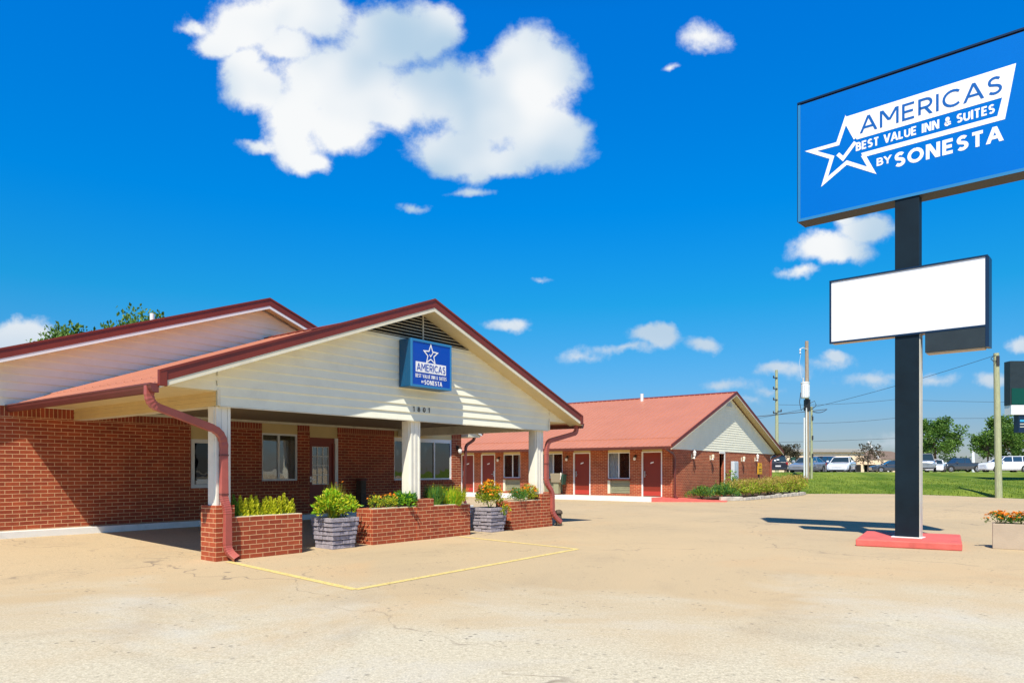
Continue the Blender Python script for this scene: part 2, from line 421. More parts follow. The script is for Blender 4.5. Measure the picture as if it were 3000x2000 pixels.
def gable_roof(parent, *A, drop=.03, **K):
    return _gable_roof(parent, *A, drop=drop, **K)
def _gable_roof(parent, ul, ur, uc, zc, sl, v0, v1, vwall, fasc=.19, tiers=.55, rib=.30, soffit_l=None, soffit_r=None, trim='trim', rake_trim=.045, lip=.0, gut_v1=None, drop=.03, rise=.034, soffit_z=None):
    def zt(u): return zc - drop - sl*abs(u-uc)
    m = MB(); th = .045
    for side, ue in ((-1, ul), (1, ur)):
        um = ue - side*tiers
        for (ua, ub, dz) in ((ue, um, 0.), (um-side*(-.03), uc, rise)):
            p = [(ua, v0, zt(ua)+dz-th), (ub, v0, zt(ub)+dz-th), (ub, v1, zt(ub)+dz-th), (ua, v1, zt(ua)+dz-th)]
            q = [(a, b, c+th) for a, b, c in p]
            m.hexa(p+q)
            v = v0+.12
            while v < v1-.05:
                h = .022; w = .035
                A = [(ua-side*0, v-w, zt(ua)+dz), (ub, v-w, zt(ub)+dz), (ub, v+w, zt(ub)+dz), (ua, v+w, zt(ua)+dz)]
                B = [(ua, v-w*.45, zt(ua)+dz+h), (ub, v-w*.45, zt(ub)+dz+h), (ub, v+w*.45, zt(ub)+dz+h), (ua, v+w*.45, zt(ua)+dz+h)]
                m.poly([A[0], A[1], B[1], B[0]]); m.poly([B[0], B[1], B[2], B[3]]); m.poly([B[3], B[2], A[2], A[3]]); m.poly([A[0], B[0], B[3], A[3]])
                v += rib
    roof = m.build('roof', 'roof_red', parent, fixn=True)
    for side, ue in ((-1, ul), (1, ur)):
        um = ue - side*(tiers-.012)
        q = MB(); q.box(um, um+side*.012, v0+.05, v1, zt(um)-.01, zt(um)+rise-.004)
        q.build('closure_strip', 'black', roof)
    def zt(u): return zc - sl*abs(u-uc)
    m = MB(); w = .16; z0 = zc-drop+.05
    m.hexa([(uc-w, v0-.03, z0-w*sl), (uc, v0-.03, z0), (uc, v1, z0), (uc-w, v1, z0-w*sl)] + [(uc-w, v0-.03, z0-w*sl+.018), (uc, v0-.03, z0+.018), (uc, v1, z0+.018), (uc-w, v1, z0-w*sl+.018)])
    m.hexa([(uc, v0-.03, z0), (uc+w, v0-.03, z0-w*sl), (uc+w, v1, z0-w*sl), (uc, v1, z0)] + [(uc, v0-.03, z0+.018), (uc+w, v0-.03, z0-w*sl+.018), (uc+w, v1, z0-w*sl+.018), (uc, v1, z0+.018)])
    m.build('ridge_cap', 'fascia_red', roof, fixn=True)
    # rake boards
    m = MB(); t = MB(); s = MB()
    for (ua, ub) in ((ul, uc), (uc, ur)):
        top = .034
        def slab(mb, ya, yb, d0, d1, e=0.):
            mb.hexa([(ua, ya, zt(ua)-d1), (ub, ya, zt(ub)-d1), (ub, yb, zt(ub)-d1), (ua, yb, zt(ua)-d1)] + [(ua, ya, zt(ua)-d0), (ub, ya, zt(ub)-d0), (ub, yb, zt(ub)-d0), (ua, yb, zt(ua)-d0)])
        slab(m, v0-.035, v0-.004, -top, fasc)
        slab(m, v0-.05, v0-.0355, -top-.006, -top+.03)
        slab(t, v0-.028, v0-.002, fasc+.002, fasc+rake_trim)
        if vwall > v0+.05: d_ = max(fasc-.03, drop+.047); slab(s, v0+.0, vwall-.004, d_, d_+.026)
    fa = m.build('rake_fascia', 'fascia_red', parent, fixn=True)
    t.build('rake_trim', trim, parent, fixn=True)
    if s.v: s.build('rake_soffit', 'soffit', parent, fixn=True)
    # eaves: gutters and level soffits
    for side, ue, so in ((-1, ul, soffit_l), (1, ur, soffit_r)):
        ge = v1 if gut_v1 is None else gut_v1
        g = MB(); zg = zt(ue)-.015-drop
        prof = [(0, -.005), (0, -.125), (.075, -.125), (.105, -.07), (.115, -.03), (.125, -.02), (.125, 0), (.115, 0), (.11, -.02), (.012, -.115), (.008, -.005)]
        ring = [[(ue+side*(a+.002), y, zg+b) for a, b in prof] for y in (v0+.0, ge)]
        k = len(prof)
        for j in range(k):
            g.poly([ring[0][j], ring[0][(j+1) % k], ring[1][(j+1) % k], ring[1][j]])
        g.poly([ring[0][j] for j in (0, 1, 2, 3, 4, 5, 6)]); g.poly([ring[1][j] for j in (6, 5, 4, 3, 2, 1, 0)])
        g.build('gutter', 'gutter_red', parent, fixn=True)
        if so is not None:
            sz = zg-.055 if soffit_z is None else soffit_z; q = MB(); q.box(ue, so, vwall+.001, ge, sz, sz+.02)
            q.build('eave_soffit', 'soffit', parent)
    return roof

def downspout(parent, pts, w=.10, d=.07, r=.2, mt='spout_red', bands=()):
    path, ids = round_path(pts, r, 9)
    m = MB(); m.rect_sweep(path, w, d, 0, ids)
    o = m.build('downspout', mt, parent, bevel=.006)
    return o

def vent_pipe(parent, u, v, z, h=.35, r=.055):
    m = MB(); m.lathe([(r*1.7, z-.1), (r*1.7, z-.02), (r, z+.0), (r, z+h), (r*.8, z+h), (r*.8, z+h-.03)], 12, u, v)
    m.build('vent_pipe', 'pvc_white', parent)

# ================================================================== office wing
office = thing('motel_office', 'red brick motel office wing with cream gable siding behind the entrance canopy', 'building', W(0, 0), PHI)
VW = 5.2
wallV = ('V', VW)
m = MB(); top = 2.59; UR = 11.39
def wseg(a0, a1, z0, z1):
    if z1 > 2.39:
        m.box(a0, a1, VW, VW+.2, z0, 2.39, 0); m.box(a0, a1, VW, VW+.2, 2.39, z1, 1)
    else: m.box(a0, a1, VW, VW+.2, z0, z1, 0)
wseg(-3.6, 2.38, 0, top); wseg(2.38, 3.3, 0, 1.0); wseg(3.3, 4.17, 0, top); wseg(4.17, 5.2, 0, 1.14); wseg(5.2, 5.56, 0, top)
wseg(6.46, 8.49, 0, top); wseg(8.49, 10.96, 0, 1.11); wseg(10.96, UR, 0, top)
m.box(-3.6, -3.4, VW+.2, 24, 0, top); m.box(UR-.2, UR, VW+.2, 24, 0, top); m.box(-3.4, UR-.2, 23.8, 24, 0, top)
m.build('wall', ['brick', 'brick_soldier'], office)
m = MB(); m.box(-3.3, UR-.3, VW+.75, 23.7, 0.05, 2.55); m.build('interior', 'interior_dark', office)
# siding infill over the openings
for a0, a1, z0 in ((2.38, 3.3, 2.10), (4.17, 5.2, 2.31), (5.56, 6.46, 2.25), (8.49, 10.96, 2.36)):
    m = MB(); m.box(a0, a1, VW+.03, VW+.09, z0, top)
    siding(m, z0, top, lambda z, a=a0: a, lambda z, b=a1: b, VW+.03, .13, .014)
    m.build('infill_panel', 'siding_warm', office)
UC, ZC, SL = 4.13, 5.48, .3515
m = MB(); zr = ZC-.20
siding(m, top+.001, zr-.01, lambda z: max(-3.6, UC-(zr-z)/SL), lambda z: min(UR, UC+(zr-z)/SL), VW, .151, .028)
m.poly([(-3.6, VW+.05, top), (UR, VW+.05, top), (UR, VW+.05, ZC-.2-SL*(UR-UC)), (UC, VW+.05, ZC-.12), (-3.6, VW+.05, ZC-.2-SL*(UC+3.6))])
m.build('gable_siding', 'siding', office)
gable_roof(office, -4.1, 11.98, UC, ZC, SL, VW-.35, 24.3, VW, fasc=.15, drop=.04,  trim='white_trim', rake_trim=.07, soffit_l=-3.6, soffit_r=UR)
vent_pipe(office, 3.25, 8.8, 5.19, .33, .055)
wA = window(office, wallV, 2.40, 3.28, 1.0, 2.1, (), (), 'glass_dark', None, False, .085)
m = MB(); bx(m, wallV, 2.52, 3.2, 1.09, 1.17, -.06, .03); bx(m, wallV, 2.55, 3.18, 1.17, 1.2, -.05, .0); m.build('drawer', 'white_trim', wA)
wB = window(office, wallV, 4.17, 5.2, 1.14, 2.31, (4.67,), ((4.2, 4.27), (5.08, 5.17)), 'glass_office')
wC = window(office, wallV, 8.49, 10.96, 1.11, 2.36, (9.17, 9.45, 10.2), (), 'glass_office', (8.55, 10.88, 1.45), True, .05, .06)
# glazed office door
dz = .29
m = MB(); bx(m, wallV, 5.56, 5.67, dz, 2.11, -.10, -.05); bx(m, wallV, 6.20, 6.31, dz, 2.11, -.10, -.05); bx(m, wallV, 5.67, 6.20, 2.02, 2.11, -.10, -.05); bx(m, wallV, 5.67, 6.20, dz, 1.03, -.10, -.05)
d = m.build('door', 'door_red', office)
m = MB(); bx(m, wallV, 5.56, 6.35, 2.11, 2.25, -.10, -.02); bx(m, wallV, 6.31, 6.37, dz, 2.11, -.10, -.02); m.build('frame', 'door_red', d)
m = MB(); bx(m, wallV, 6.37, 6.46, dz, 2.25, -.10, .01); m.build('jamb', 'white_trim', d)
m = MB(); bx(m, wallV, 5.67, 6.20, 1.03, 2.02, -.08, -.072); m.build('pane', 'glass_office', d)
m = MB()
for k in range(4): bx(m, wallV, 5.665+k*.171, 5.685+k*.171, 1.03, 2.02, -.0715, -.058)
for k in range(5): bx(m, wallV, 5.666, 6.204, 1.03+k*.2425, 1.048+k*.2425, -.0575, -.052)
m.build('muntins', 'white_trim', d)
m = MB(); bx(m, wallV, 5.595, 5.64, 1.10, 1.24, -.05, -.035); bx(m, wallV, 5.605, 5.72, 1.15, 1.175, -.01, .01); bx(m, wallV, 5.605, 5.625, 1.15, 1.175, -.035, -.01); m.build('handle', 'steel', d)
# eave return at the right corner and its downspout
m = MB(); m.box(UR, 11.96, VW-.32, VW+.5, 2.46, 2.58); m.build('eave_return', 'trim', office)
downspout(office, [(11.90, 5.08, 2.62), (11.90, 5.08, 2.40), (11.52, 5.12, 2.20), (11.44, 5.13, .45), (11.44, 5.0, .25)], .08, .06, .12, 'gutter_red')

# ================================================================== entrance canopy
canopy = thing('entrance_canopy', 'gabled entrance canopy with cream siding, red metal roof and three white posts', 'canopy', W(0, 0), PHI)
CU, CZ, CS = 4.37, 4.745, .366
m = MB(); zr = CZ-.15
siding(m, 2.391, 3.99, lambda z: max(0, CU-(zr-z)/CS), lambda z: min(8.86, CU+(zr-z)/CS), 0, .1525, .028)
m.hexa([(0, .001, 2.39), (8.86, .001, 2.39), (8.86, .14, 2.39), (0, .14, 2.39)] + [(.0, .001, 2.62), (8.86, .001, 2.62), (8.86, .14, 2.62), (0, .14, 2.62)])
m.poly([(0, .03, 2.62), (8.86, .03, 2.62), (8.86, .03, zr-CS*4.51), (CU+1.55, .03, 3.99), (CU-1.55, .03, 3.99), (0, .03, zr-CS*4.35)])
# siding wings outside the beam, over the side eaves
siding(m, 2.62, 2.95, lambda z: max(-.95, CU-(zr-z)/CS), lambda z: -.001, 0, .1525, .02)
siding(m, 2.62, 2.95, lambda z: 8.861, lambda z: min(9.65, CU+(zr-z)/CS), 0, .1525, .02)
m.build('gable_siding', 'siding', canopy)
m = MB(); m.box(-.002, .045, -.036, -.0285, 2.39, 2.63); m.box(8.80, 8.862, -.036, -.0285, 2.39, 2.63); m.box(.045, 8.80, -.032, .0, 2.372, 2.389); m.build('corner_trim', 'trim', canopy)
# triangular louvre
m = MB(); k = 0; z = 4.0
while z < 4.52:
    h = (zr-z)/CS - .02
    if h < .08: break
    m.poly([(CU-h, -.03, z), (CU+h, -.03, z), (CU+h-.07, .035, z+.04), (CU-h+.07, .035, z+.04)])
    m.poly([(CU-h, -.03, z), (CU+h, -.03, z), (CU+h, -.03, z+.012), (CU-h, -.03, z+.012)]); z += .062
m.box(4.39, 4.42, -.05, -.032, 3.96, 4.53)
lv = m.build('louver', 'louver', canopy)
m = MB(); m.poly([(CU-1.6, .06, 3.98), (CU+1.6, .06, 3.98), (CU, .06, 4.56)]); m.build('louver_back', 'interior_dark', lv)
gable_roof(canopy, -1.06, 9.80, CU, CZ, CS, -.37, VW-.004, 0, drop=.14, rise=.02, fasc=.14, rake_trim=.075, soffit_z=2.602, soffit_l=0, soffit_r=8.86)
m = MB()
for ue, sg in ((-1.06, -1), (9.80, 1)):
    zz = CZ-CS*abs(ue-CU); m = MB(); m.box(ue-sg*.10, ue+sg*.02, -.415, -.36, zz-.19, zz+.036); m.build('rake_end_cap', 'fascia_red', canopy, bevel=.008)
# beams and ceiling
for x0, x1 in ((0, .22), (8.64, 8.86)):
    m = MB(); m.box(x0, x1, .141, VW-.003, 2.385, 2.61); m.build('side_beam', 'trim', canopy)
sd = MB()
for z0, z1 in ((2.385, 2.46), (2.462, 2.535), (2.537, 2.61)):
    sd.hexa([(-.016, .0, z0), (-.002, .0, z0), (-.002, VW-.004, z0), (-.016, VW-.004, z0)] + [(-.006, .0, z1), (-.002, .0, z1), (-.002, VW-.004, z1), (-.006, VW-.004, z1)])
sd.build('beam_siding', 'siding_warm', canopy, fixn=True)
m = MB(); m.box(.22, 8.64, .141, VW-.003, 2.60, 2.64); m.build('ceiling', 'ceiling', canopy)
m = MB(); m.box(.23, 8.63, VW-.06, VW-.005, 2.545, 2.598); m.build('wall_trim', 'trim', canopy)
for x0 in (.02, 4.15, 8.42):
    m = MB(); w = .26 if x0 > 1 else .24; y0 = .04
    m.box(x0, x0+.045, y0, y0+w, .82, 2.384); m.box(x0+w-.045, x0+w, y0, y0+w, .82, 2.384)
    m.box(x0+.045, x0+w-.045, y0+.012, y0+w-.012, .82, 2.384)
    m.box(x0+w/2-.03, x0+w/2+.03, y0+.003, y0+.012, .82, 2.384)
    m.box(x0-.012, x0+.045, y0+.05, y0+w-.05, .84, 2.384)
    m.build('post', 'post_cream', canopy, bevel=.004)
ds = downspout(canopy, [(-1.13, -.22, 2.60), (-1.12, -.22, 2.32), (.115, -.012, 1.98), (.115, -.012, .96), (.145, -.065, .80), (.145, -.065, .16), (.20, -.24, .045)], .105, .075, .24)
ds2 = downspout(canopy, [(9.80, -.22, 2.58), (9.78, -.22, 2.36), (8.80, -.02, 2.12), (8.74, -.012, 1.90), (8.74, -.012, 1.08), (8.93, -.065, .86), (8.93, -.065, .30), (9.16, -.16, .10)], .10, .075, .2)
for par, px, pz in ((ds, .115, 1.62), (ds, .115, 1.02), (ds2, 8.74, 1.55)):
    m = MB(); m.box(px-.058, px+.058, -.058, .03, pz, pz+.025); m.build('strap', 'gutter_red', par)

# house number, each figure fixed to the siding
def stroke_mb(mb, pts, t, y, closed=False, mi=0, depth=.004):
    """flat ribbon along a polyline in the x-z plane with mitred joints"""
    P = [Vector((a, b)) for a, b in pts]; n = len(P); L = []; R = []
    for i in range(n):
        if closed: a = P[i-1]; b = P[(i+1) % n]
        else: a = P[i-1] if i else None; b = P[i+1] if i < n-1 else None
        d1 = (P[i]-a).normalized() if a is not None else None
        d2 = (b-P[i]).normalized() if b is not None else None
        if d1 is None: d1 = d2
        if d2 is None: d2 = d1
        n1 = Vector((-d1.y, d1.x)); n2 = Vector((-d2.y, d2.x)); q = n1+n2
        if q.length < .2: q = n1
        q.normalize(); c = max(.30, q.dot(n1)); q = q*(t/2/c)
        L.append(P[i]+q); R.append(P[i]-q)
    rng = range(n) if closed else range(n-1)
    for i in rng:
        j = (i+1) % n
        mb.poly([(L[i].x, y, L[i].y), (R[i].x, y, R[i].y), (R[j].x, y, R[j].y), (L[j].x, y, L[j].y)], mi)
def arc(cx, cy, rx, ry, a0, a1, n=14):
    return [(cx+rx*math.cos(math.radians(a0+(a1-a0)*i/n)), cy+ry*math.sin(math.radians(a0+(a1-a0)*i/n))) for i in range(n+1)]
GL = {
 'A': (.86, [[(0, 0), (.43, 1)], [(.43, 1), (.86, 0)], [(.16, .28), (.70, .28)]]),
 'M': (.98, [[(.04, 0), (.04, 1)], [(.94, 0), (.94, 1)], [(.08, 1), (.49, .30)], [(.49, .30), (.90, 1)]]),
 'E': (.62, [[(.62, 1), (.04, 1), (.04, 0), (.62, 0)], [(.04, .51), (.56, .51)]]),
 'R': (.68, [[(.04, 0), (.04, 1), (.36, 1)]+arc(.36, .72, .28, .28, 90, -90)[1:]+[(.04, .44)], [(.34, .44), (.64, 0)]]),
 'I': (.08, [[(.04, 0), (.04, 1)]]),
 'C': (.84, [arc(.5, .5, .46, .5, 48, 312)]),
 'S': (.64, [arc(.33, .745, .26, .255, 35, 240, 10)[:-1]+arc(.32, .255, .28, .255, 70, -145, 10)]),
 'B': (.66, [[(.04, .5), (.04, 1), (.34, 1)]+arc(.34, .76, .22, .24, 90, -90)[1:]+[(.04, .52)], [(.04, .5), (.38, .5)]+arc(.38, .25, .25, .25, 90, -90)[1:]+[(.04, 0), (.04, .5)]]),
 'T': (.70, [[(0, 1), (.70, 1)], [(.35, 1), (.35, 0)]]),
 'V': (.80, [[(0, 1), (.40, 0)], [(.40, 0), (.80, 1)]]),
 'L': (.56, [[(.04, 1), (.04, 0), (.56, 0)]]),
 'U': (.76, [[(.04, 1), (.04, .36)]+arc(.38, .34, .34, .34, 180, 360, 10)+[(.72, 1)]]),
 'N': (.82, [[(.04, 0), (.04, 1)], [(.78, 0), (.78, 1)], [(.08, 1), (.74, 0)]]),
 'O': (1.0, [arc(.5, .5, .46, .5, 90, 450, 22)]),
 'Y': (.76, [[(0, 1), (.38, .42)], [(.38, .42), (.76, 1)], [(.38, .46), (.38, 0)]]),
 '&': (.74, [[(.74, 0), (.20, .66)]+arc(.33, .80, .17, .19, 215, -40, 8)+[(.14, .42)]+arc(.28, .24, .24, .24, 120, 330, 8)+[(.70, .46)]]),
 '1': (.34, [[(.02, .8), (.2, 1)], [(.24, 1), (.24, 0)]]),
 '8': (.60, [arc(.3, .75, .22, .24, -90, 270, 14), arc(.3, .26, .28, .26, 90, 450, 14)]),
 '0': (.62, [arc(.31, .5, .28, .5, 90, 450, 18)]),
 ' ': (.34, []),
}
def text(mb, s, x0, x1, z0, h, t, y, gap=.17, mi=0):
    nat = sum(GL[c][0] for c in s)+gap*(len(s)-1); k = (x1-x0)/nat; x = x0; q = 0
    h2 = h-t
    for c in s:
        for st in GL[c][1]:
            yy_ = y-.0004*q; q = (q+1) % 5
            if len(st) == 2 and abs(st[0][1]-st[1][1]) > .05:
                # straight upright or slanting stem with level-cut ends
                (a, b), (c_, d) = st
                X0, X1 = x+a*k, x+c_*k; Z0_, Z1_ = z0+t/2+b*h2, z0+t/2+d*h2
                L = math.hypot(X1-X0, Z1_-Z0_); hw = t/2*L/abs(Z1_-Z0_); up = 1 if Z1_ > Z0_ else -1
                Z0_ -= up*t/2 if b in (0, 1) else 0; Z1_ += up*t/2 if d in (0, 1) else 0
                mb.poly([(X0-hw, yy_, Z0_), (X0+hw, yy_, Z0_), (X1+hw, yy_, Z1_), (X1-hw, yy_, Z1_)], mi)
            else:
                stroke_mb(mb, [(x+a*k, z0+t/2+b*h2) for a, b in st], t, yy_, mi=mi)
        x += (GL[c][0]+gap)*k
hn = None
for ch, x0 in (('1', 4.145), ('8', 4.27), ('0', 4.42), ('1', 4.575)):
    m = MB(); text(m, ch, x0, x0+(.03 if ch == '1' else .058), 2.565, .10, .012, 0)
    # solid plaque figures
    mm = MB()
    for f in m.f:
        p = [m.v[i] for i in f]; mm.hexa([(a, -.029, c) for a, b, c in p]+[(a, -.038, c) for a, b, c in p])
    o = mm.build('digit', 'black', canopy)

# ================================================================== box sign on the gable
def logo_panel(parent, base, pieces): pass
bs = thing('gable_sign', 'square blue box sign with white star logo mounted on the canopy gable', 'sign', W(3.76, -.35, 3.01), PHI)
m = MB(); m.box(0, 1.13, .0, .318, 0, .92); m.build('sign_box', 'sign_side', bs, bevel=.01)
m = MB(); m.box(0.0, 1.13, -.022, -.001, 0, .045); m.box(0, 1.13, -.022, -.001, .875, .92); m.box(0, .04, -.022, -.001, .045, .875); m.box(1.09, 1.13, -.022, -.001, .045, .875); m.build('sign_frame', 'sign_edge', bs)
m = MB(); m.box(.04, 1.09, -.012, -.001, .045, .875); fp = m.build('sign_face', 'sign_blue_deep', bs)
m = MB(); y = -.016
m.poly([(.12, y, .49), (.12, y, .29), (.97, y, .29), (.97, y, .49)])
st = []
for k in range(10):
    a = math.radians(90+36*k); r = .195 if k % 2 == 0 else .085
    st.append((.535+r*math.cos(a)*1.03, .655+r*math.sin(a)))
stroke_mb(m, st, .024, y-.0008, True)
stroke_mb(m, [(.50, .665), (.53, .62), (.60, .71)], .02, y-.0004)
text(m, 'BEST VALUE INN & SUITES', .12, .98, .185, .072, .0115, y, gap=.28)
text(m, 'BY', .28, .335, .085, .045, .010, y); text(m, 'SONESTA', .36, .85, .062, .090, .019, y, gap=.34)
m.build('logo', 'letter_white', fp)
m = MB(); text(m, 'AMERICAS', .155, .94, .32, .14, .018, y-.004, gap=.24); m.build('lettering', 'sign_blue_deep', fp)

# ================================================================== room wing
wing = thing('room_wing', 'long red brick motel room wing with salmon metal roof and red numbered doors', 'building', W(0, 0), PHI)
XU = 24.1; VG = 3.9; VE = 27.0; wallU = ('U', XU); wallG = ('V', VG); ZF = .20; ZS = 2.50
m = MB()
def useg(a0, a1, z0=0, z1=ZS): m.box(XU, XU+.2, a0, a1, z0, z1)
useg(VG, 4.40); useg(5.43, 6.05); useg(7.24, 8.20); useg(9.18, 9.83); useg(11.1, 12.48); useg(13.62, 14.17); useg(15.15, 15.66); useg(16.62, VE)
for a0, a1 in ((6.05, 7.24), (9.83, 11.1), (12.48, 13.62)):
    useg(a0, a1, .93, 1.0); useg(a0, a1, 0, .30)
# gable end with the breezeway opening
m.box(XU+.2, 29.55, VG, VG+.2, 0, 2.38); m.box(30.25, 37.3, VG, VG+.2, 0, 2.38); m.box(29.55, 30.25, VG, VG+.2, 2.22, 2.38)
m.box(37.1, 37.3, VG+.2, VE, 0, 2.38); m.box(XU+.2, 37.1, VE-.2, VE, 0, 2.38)
m.build('wall', ['brick'], wing)
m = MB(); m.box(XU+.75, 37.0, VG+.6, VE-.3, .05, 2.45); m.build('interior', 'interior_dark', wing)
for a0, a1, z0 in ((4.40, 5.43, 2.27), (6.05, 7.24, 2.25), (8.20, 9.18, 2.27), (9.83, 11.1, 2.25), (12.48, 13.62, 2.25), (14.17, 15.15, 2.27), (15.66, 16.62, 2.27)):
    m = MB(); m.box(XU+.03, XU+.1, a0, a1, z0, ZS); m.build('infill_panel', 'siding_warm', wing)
for a0, a1, hd in ((4.40, 5.43, 1), (8.20, 9.18, 1), (14.17, 15.15, -1), (15.66, 16.62, 1)):
    room_door(wing, wallU, a0, a1, ZF, 2.27, hd)
window(wing, wallU, 6.05, 7.24, 1.0, 2.25, (6.66,), ((6.72, 7.19),))
window(wing, wallU, 9.83, 11.1, 1.0, 2.25, (10.42,), ((10.5, 11.0),))
window(wing, wallU, 12.48, 13.62, 1.0, 2.25, (13.02,), ((12.52, 12.72),))
for a0, a1 in ((6.05, 7.24), (9.83, 11.1), (12.48, 13.62)):
    m = MB(); bx(m, wallU, a0+.02, a1-.14, .30, .93, -.15, -.12); bx(m, wallU, a1-.12, a1, .30, .93, -.15, .005)
    ac = m.build('air_conditioner', 'trim', wing)
    m = MB()
    for k in range(7): bx(m, wallU, a0+.03, a1-.15, .33+k*.084, .33+k*.084+.062, -.12, -.055 - .02*(k % 2))
    m.build('grille', 'ac_khaki', ac)
UC2, ZC2, SL2 = 30.85, 5.46, .385
m = MB(); zr = ZC2-.22
siding(m, 2.381, zr-.02, lambda z: max(XU-.7, UC2-(zr-z)/SL2), lambda z: min(38.1, UC2+(zr-z)/SL2), VG, .122, .02)
m.poly([(XU-.7, VG+.05, 2.38), (38.1, VG+.05, 2.38), (38.1, VG+.05, 2.43), (UC2, VG+.05, zr+.02), (XU-.7, VG+.05, 2.37)])
m.box(XU-.75, 38.0, VG-.02, VG+.05, 2.352, 2.38)
m.build('gable_siding', 'siding', wing)
m = MB()
for k in range(5): m.box(UC2-.42+.08*k, UC2+.42-.08*k, VG-.05, VG-.025, 4.70+k*.07, 4.74+k*.07)
m.build('louver', 'cabinet', wing)
gable_roof(wing, 23.15, 38.55, UC2, ZC2, SL2, VG-.38, VE+.4, VG, fasc=.13, trim='trim', rake_trim=.05, soffit_l=XU, soffit_r=37.3, tiers=1.0)
for v in (8.7, 14.6): vent_pipe(wing, UC2-.5, v, ZC2-.25, .45, .09)
downspout(wing, [(23.08, 3.72, 2.46), (23.08, 3.72, 2.32), (23.95, 3.8, 2.14), (24.2, 3.83, 1.95), (24.2, 3.83, .25), (24.2, 3.7, .15)], .08, .07, .12, 'gutter_red')
downspout(wing, [(38.6, 3.72, 2.46), (38.6, 3.72, 2.32), (37.3, 3.83, 2.05), (37.24, 3.83, 1.8), (37.24, 3.83, .25), (37.24, 3.7, .15)], .10, .08, .15, 'spout_red')
m = MB(); m.box(30.15, 30.25, VG-.03, VG-.002, .0, 2.25); m.box(29.50, 30.25, VG-.03, VG-.002, 2.25, 2.36); dj = m.build('breezeway_trim', 'white_trim', wing)

# ================================================================== walks and ramps
def struct(name, mb, mats, **k):
    o = mb.build(name, mats, None, **k); o['kind'] = 'structure'; return o
def place(o, u=0, v=0, z=0, rz=PHI): o.location = W(u, v, z); o.rotation_euler = (0, 0, rz); return o
m = MB(); m.box(-4.2, 11.6, 4.89, VW-.002, -.1, .285); place(struct('office_walk', m, 'concrete_walk', bevel=.01))
m = MB(); m.box(-4.2, 11.6, 4.85, 4.889, -.1, .292); place(struct('office_kerb', m, 'curb_white', bevel=.008))
m = MB(); m.box(23.2, XU+.12, 4.45, VE, -.1, ZF); place(struct('room_walk', m, 'concrete_walk', bevel=.01))
m = MB(); m.box(23.14, 23.199, 4.45, VE, -.1, ZF+.006); place(struct('room_kerb', m, 'curb_white', bevel=.008))
m = MB(); m.hexa([(23.12, 4.44, -.05), (24.6, 4.44, -.05), (26.6, 2.3, -.05), (25.0, 1.75, -.05)][::-1] + [(23.12, 4.44, .19), (24.6, 4.44, .19), (26.6, 2.3, .012), (25.0, 1.75, .012)][::-1])
place(struct('red_ramp', m, 'red_paint', fixn=True))
m = MB(); m.hexa([(38.0, 2.2, -.05), (38.6, 3.4, -.05), (41.6, 2.9, -.05), (41, 1.4, -.05)]+[(38.0, 2.2, .02), (38.6, 3.4, .02), (41.6, 2.9, .015), (41, 1.4, .015)])
# ================================================================== ground
def sst(a, b, x):
    t = max(0, min(1, (x-a)/(b-a))); return t*t*(3-2*t)
def toloc(x, y):
    dx, dy = x-OX, y-OY; return dx*UX+dy*UY, -dx*UY+dy*UX
def pave_z(x, y):
    u, v = toloc(x, y)
    return .17*max(0, min(1, v/4.85))**1.2*(1-sst(9, 12.5, u))*(1-sst(6.5, 9, v))
def yedge(x):
    K = [(-60, 43.2), (14, 43.2), (21.6, 43.1), (22.9, 42.2), (24.0, 40), (24.6, 37.3), (25.4, 34.2), (27.5, 32.9), (60, 31.5)]
    for (a, b), (c, d) in zip(K, K[1:]):
        if x <= c: return b+(d-b)*(x-a)/(c-a)
    return K[-1][1]
def bank_z(x, y):
    ye = yedge(x)
    t = max(0, min(1, (y-ye)/(58.5-ye)))
    h = .015 + 1.24*(t**.9)
    h *= sst(12.5, 17, x)
    if y > 58.5: h = (1.255 - .12*sst(58.5, 61, y))*sst(12.5, 17, x)
    return h
def grid(name, xs, rows, zf, mt, yfun):
    m = MB(); V = []
    for j in range(rows+1):
        V.append([(x, yfun(x, j/rows)) for x in xs])
    for j in range(rows):
        for i in range(len(xs)-1):
            m.poly([(a, b, zf(a, b)) for a, b in (V[j][i], V[j][i+1], V[j+1][i+1], V[j+1][i])])
    return struct(name, m, mt, fixn=True, smooth=True)

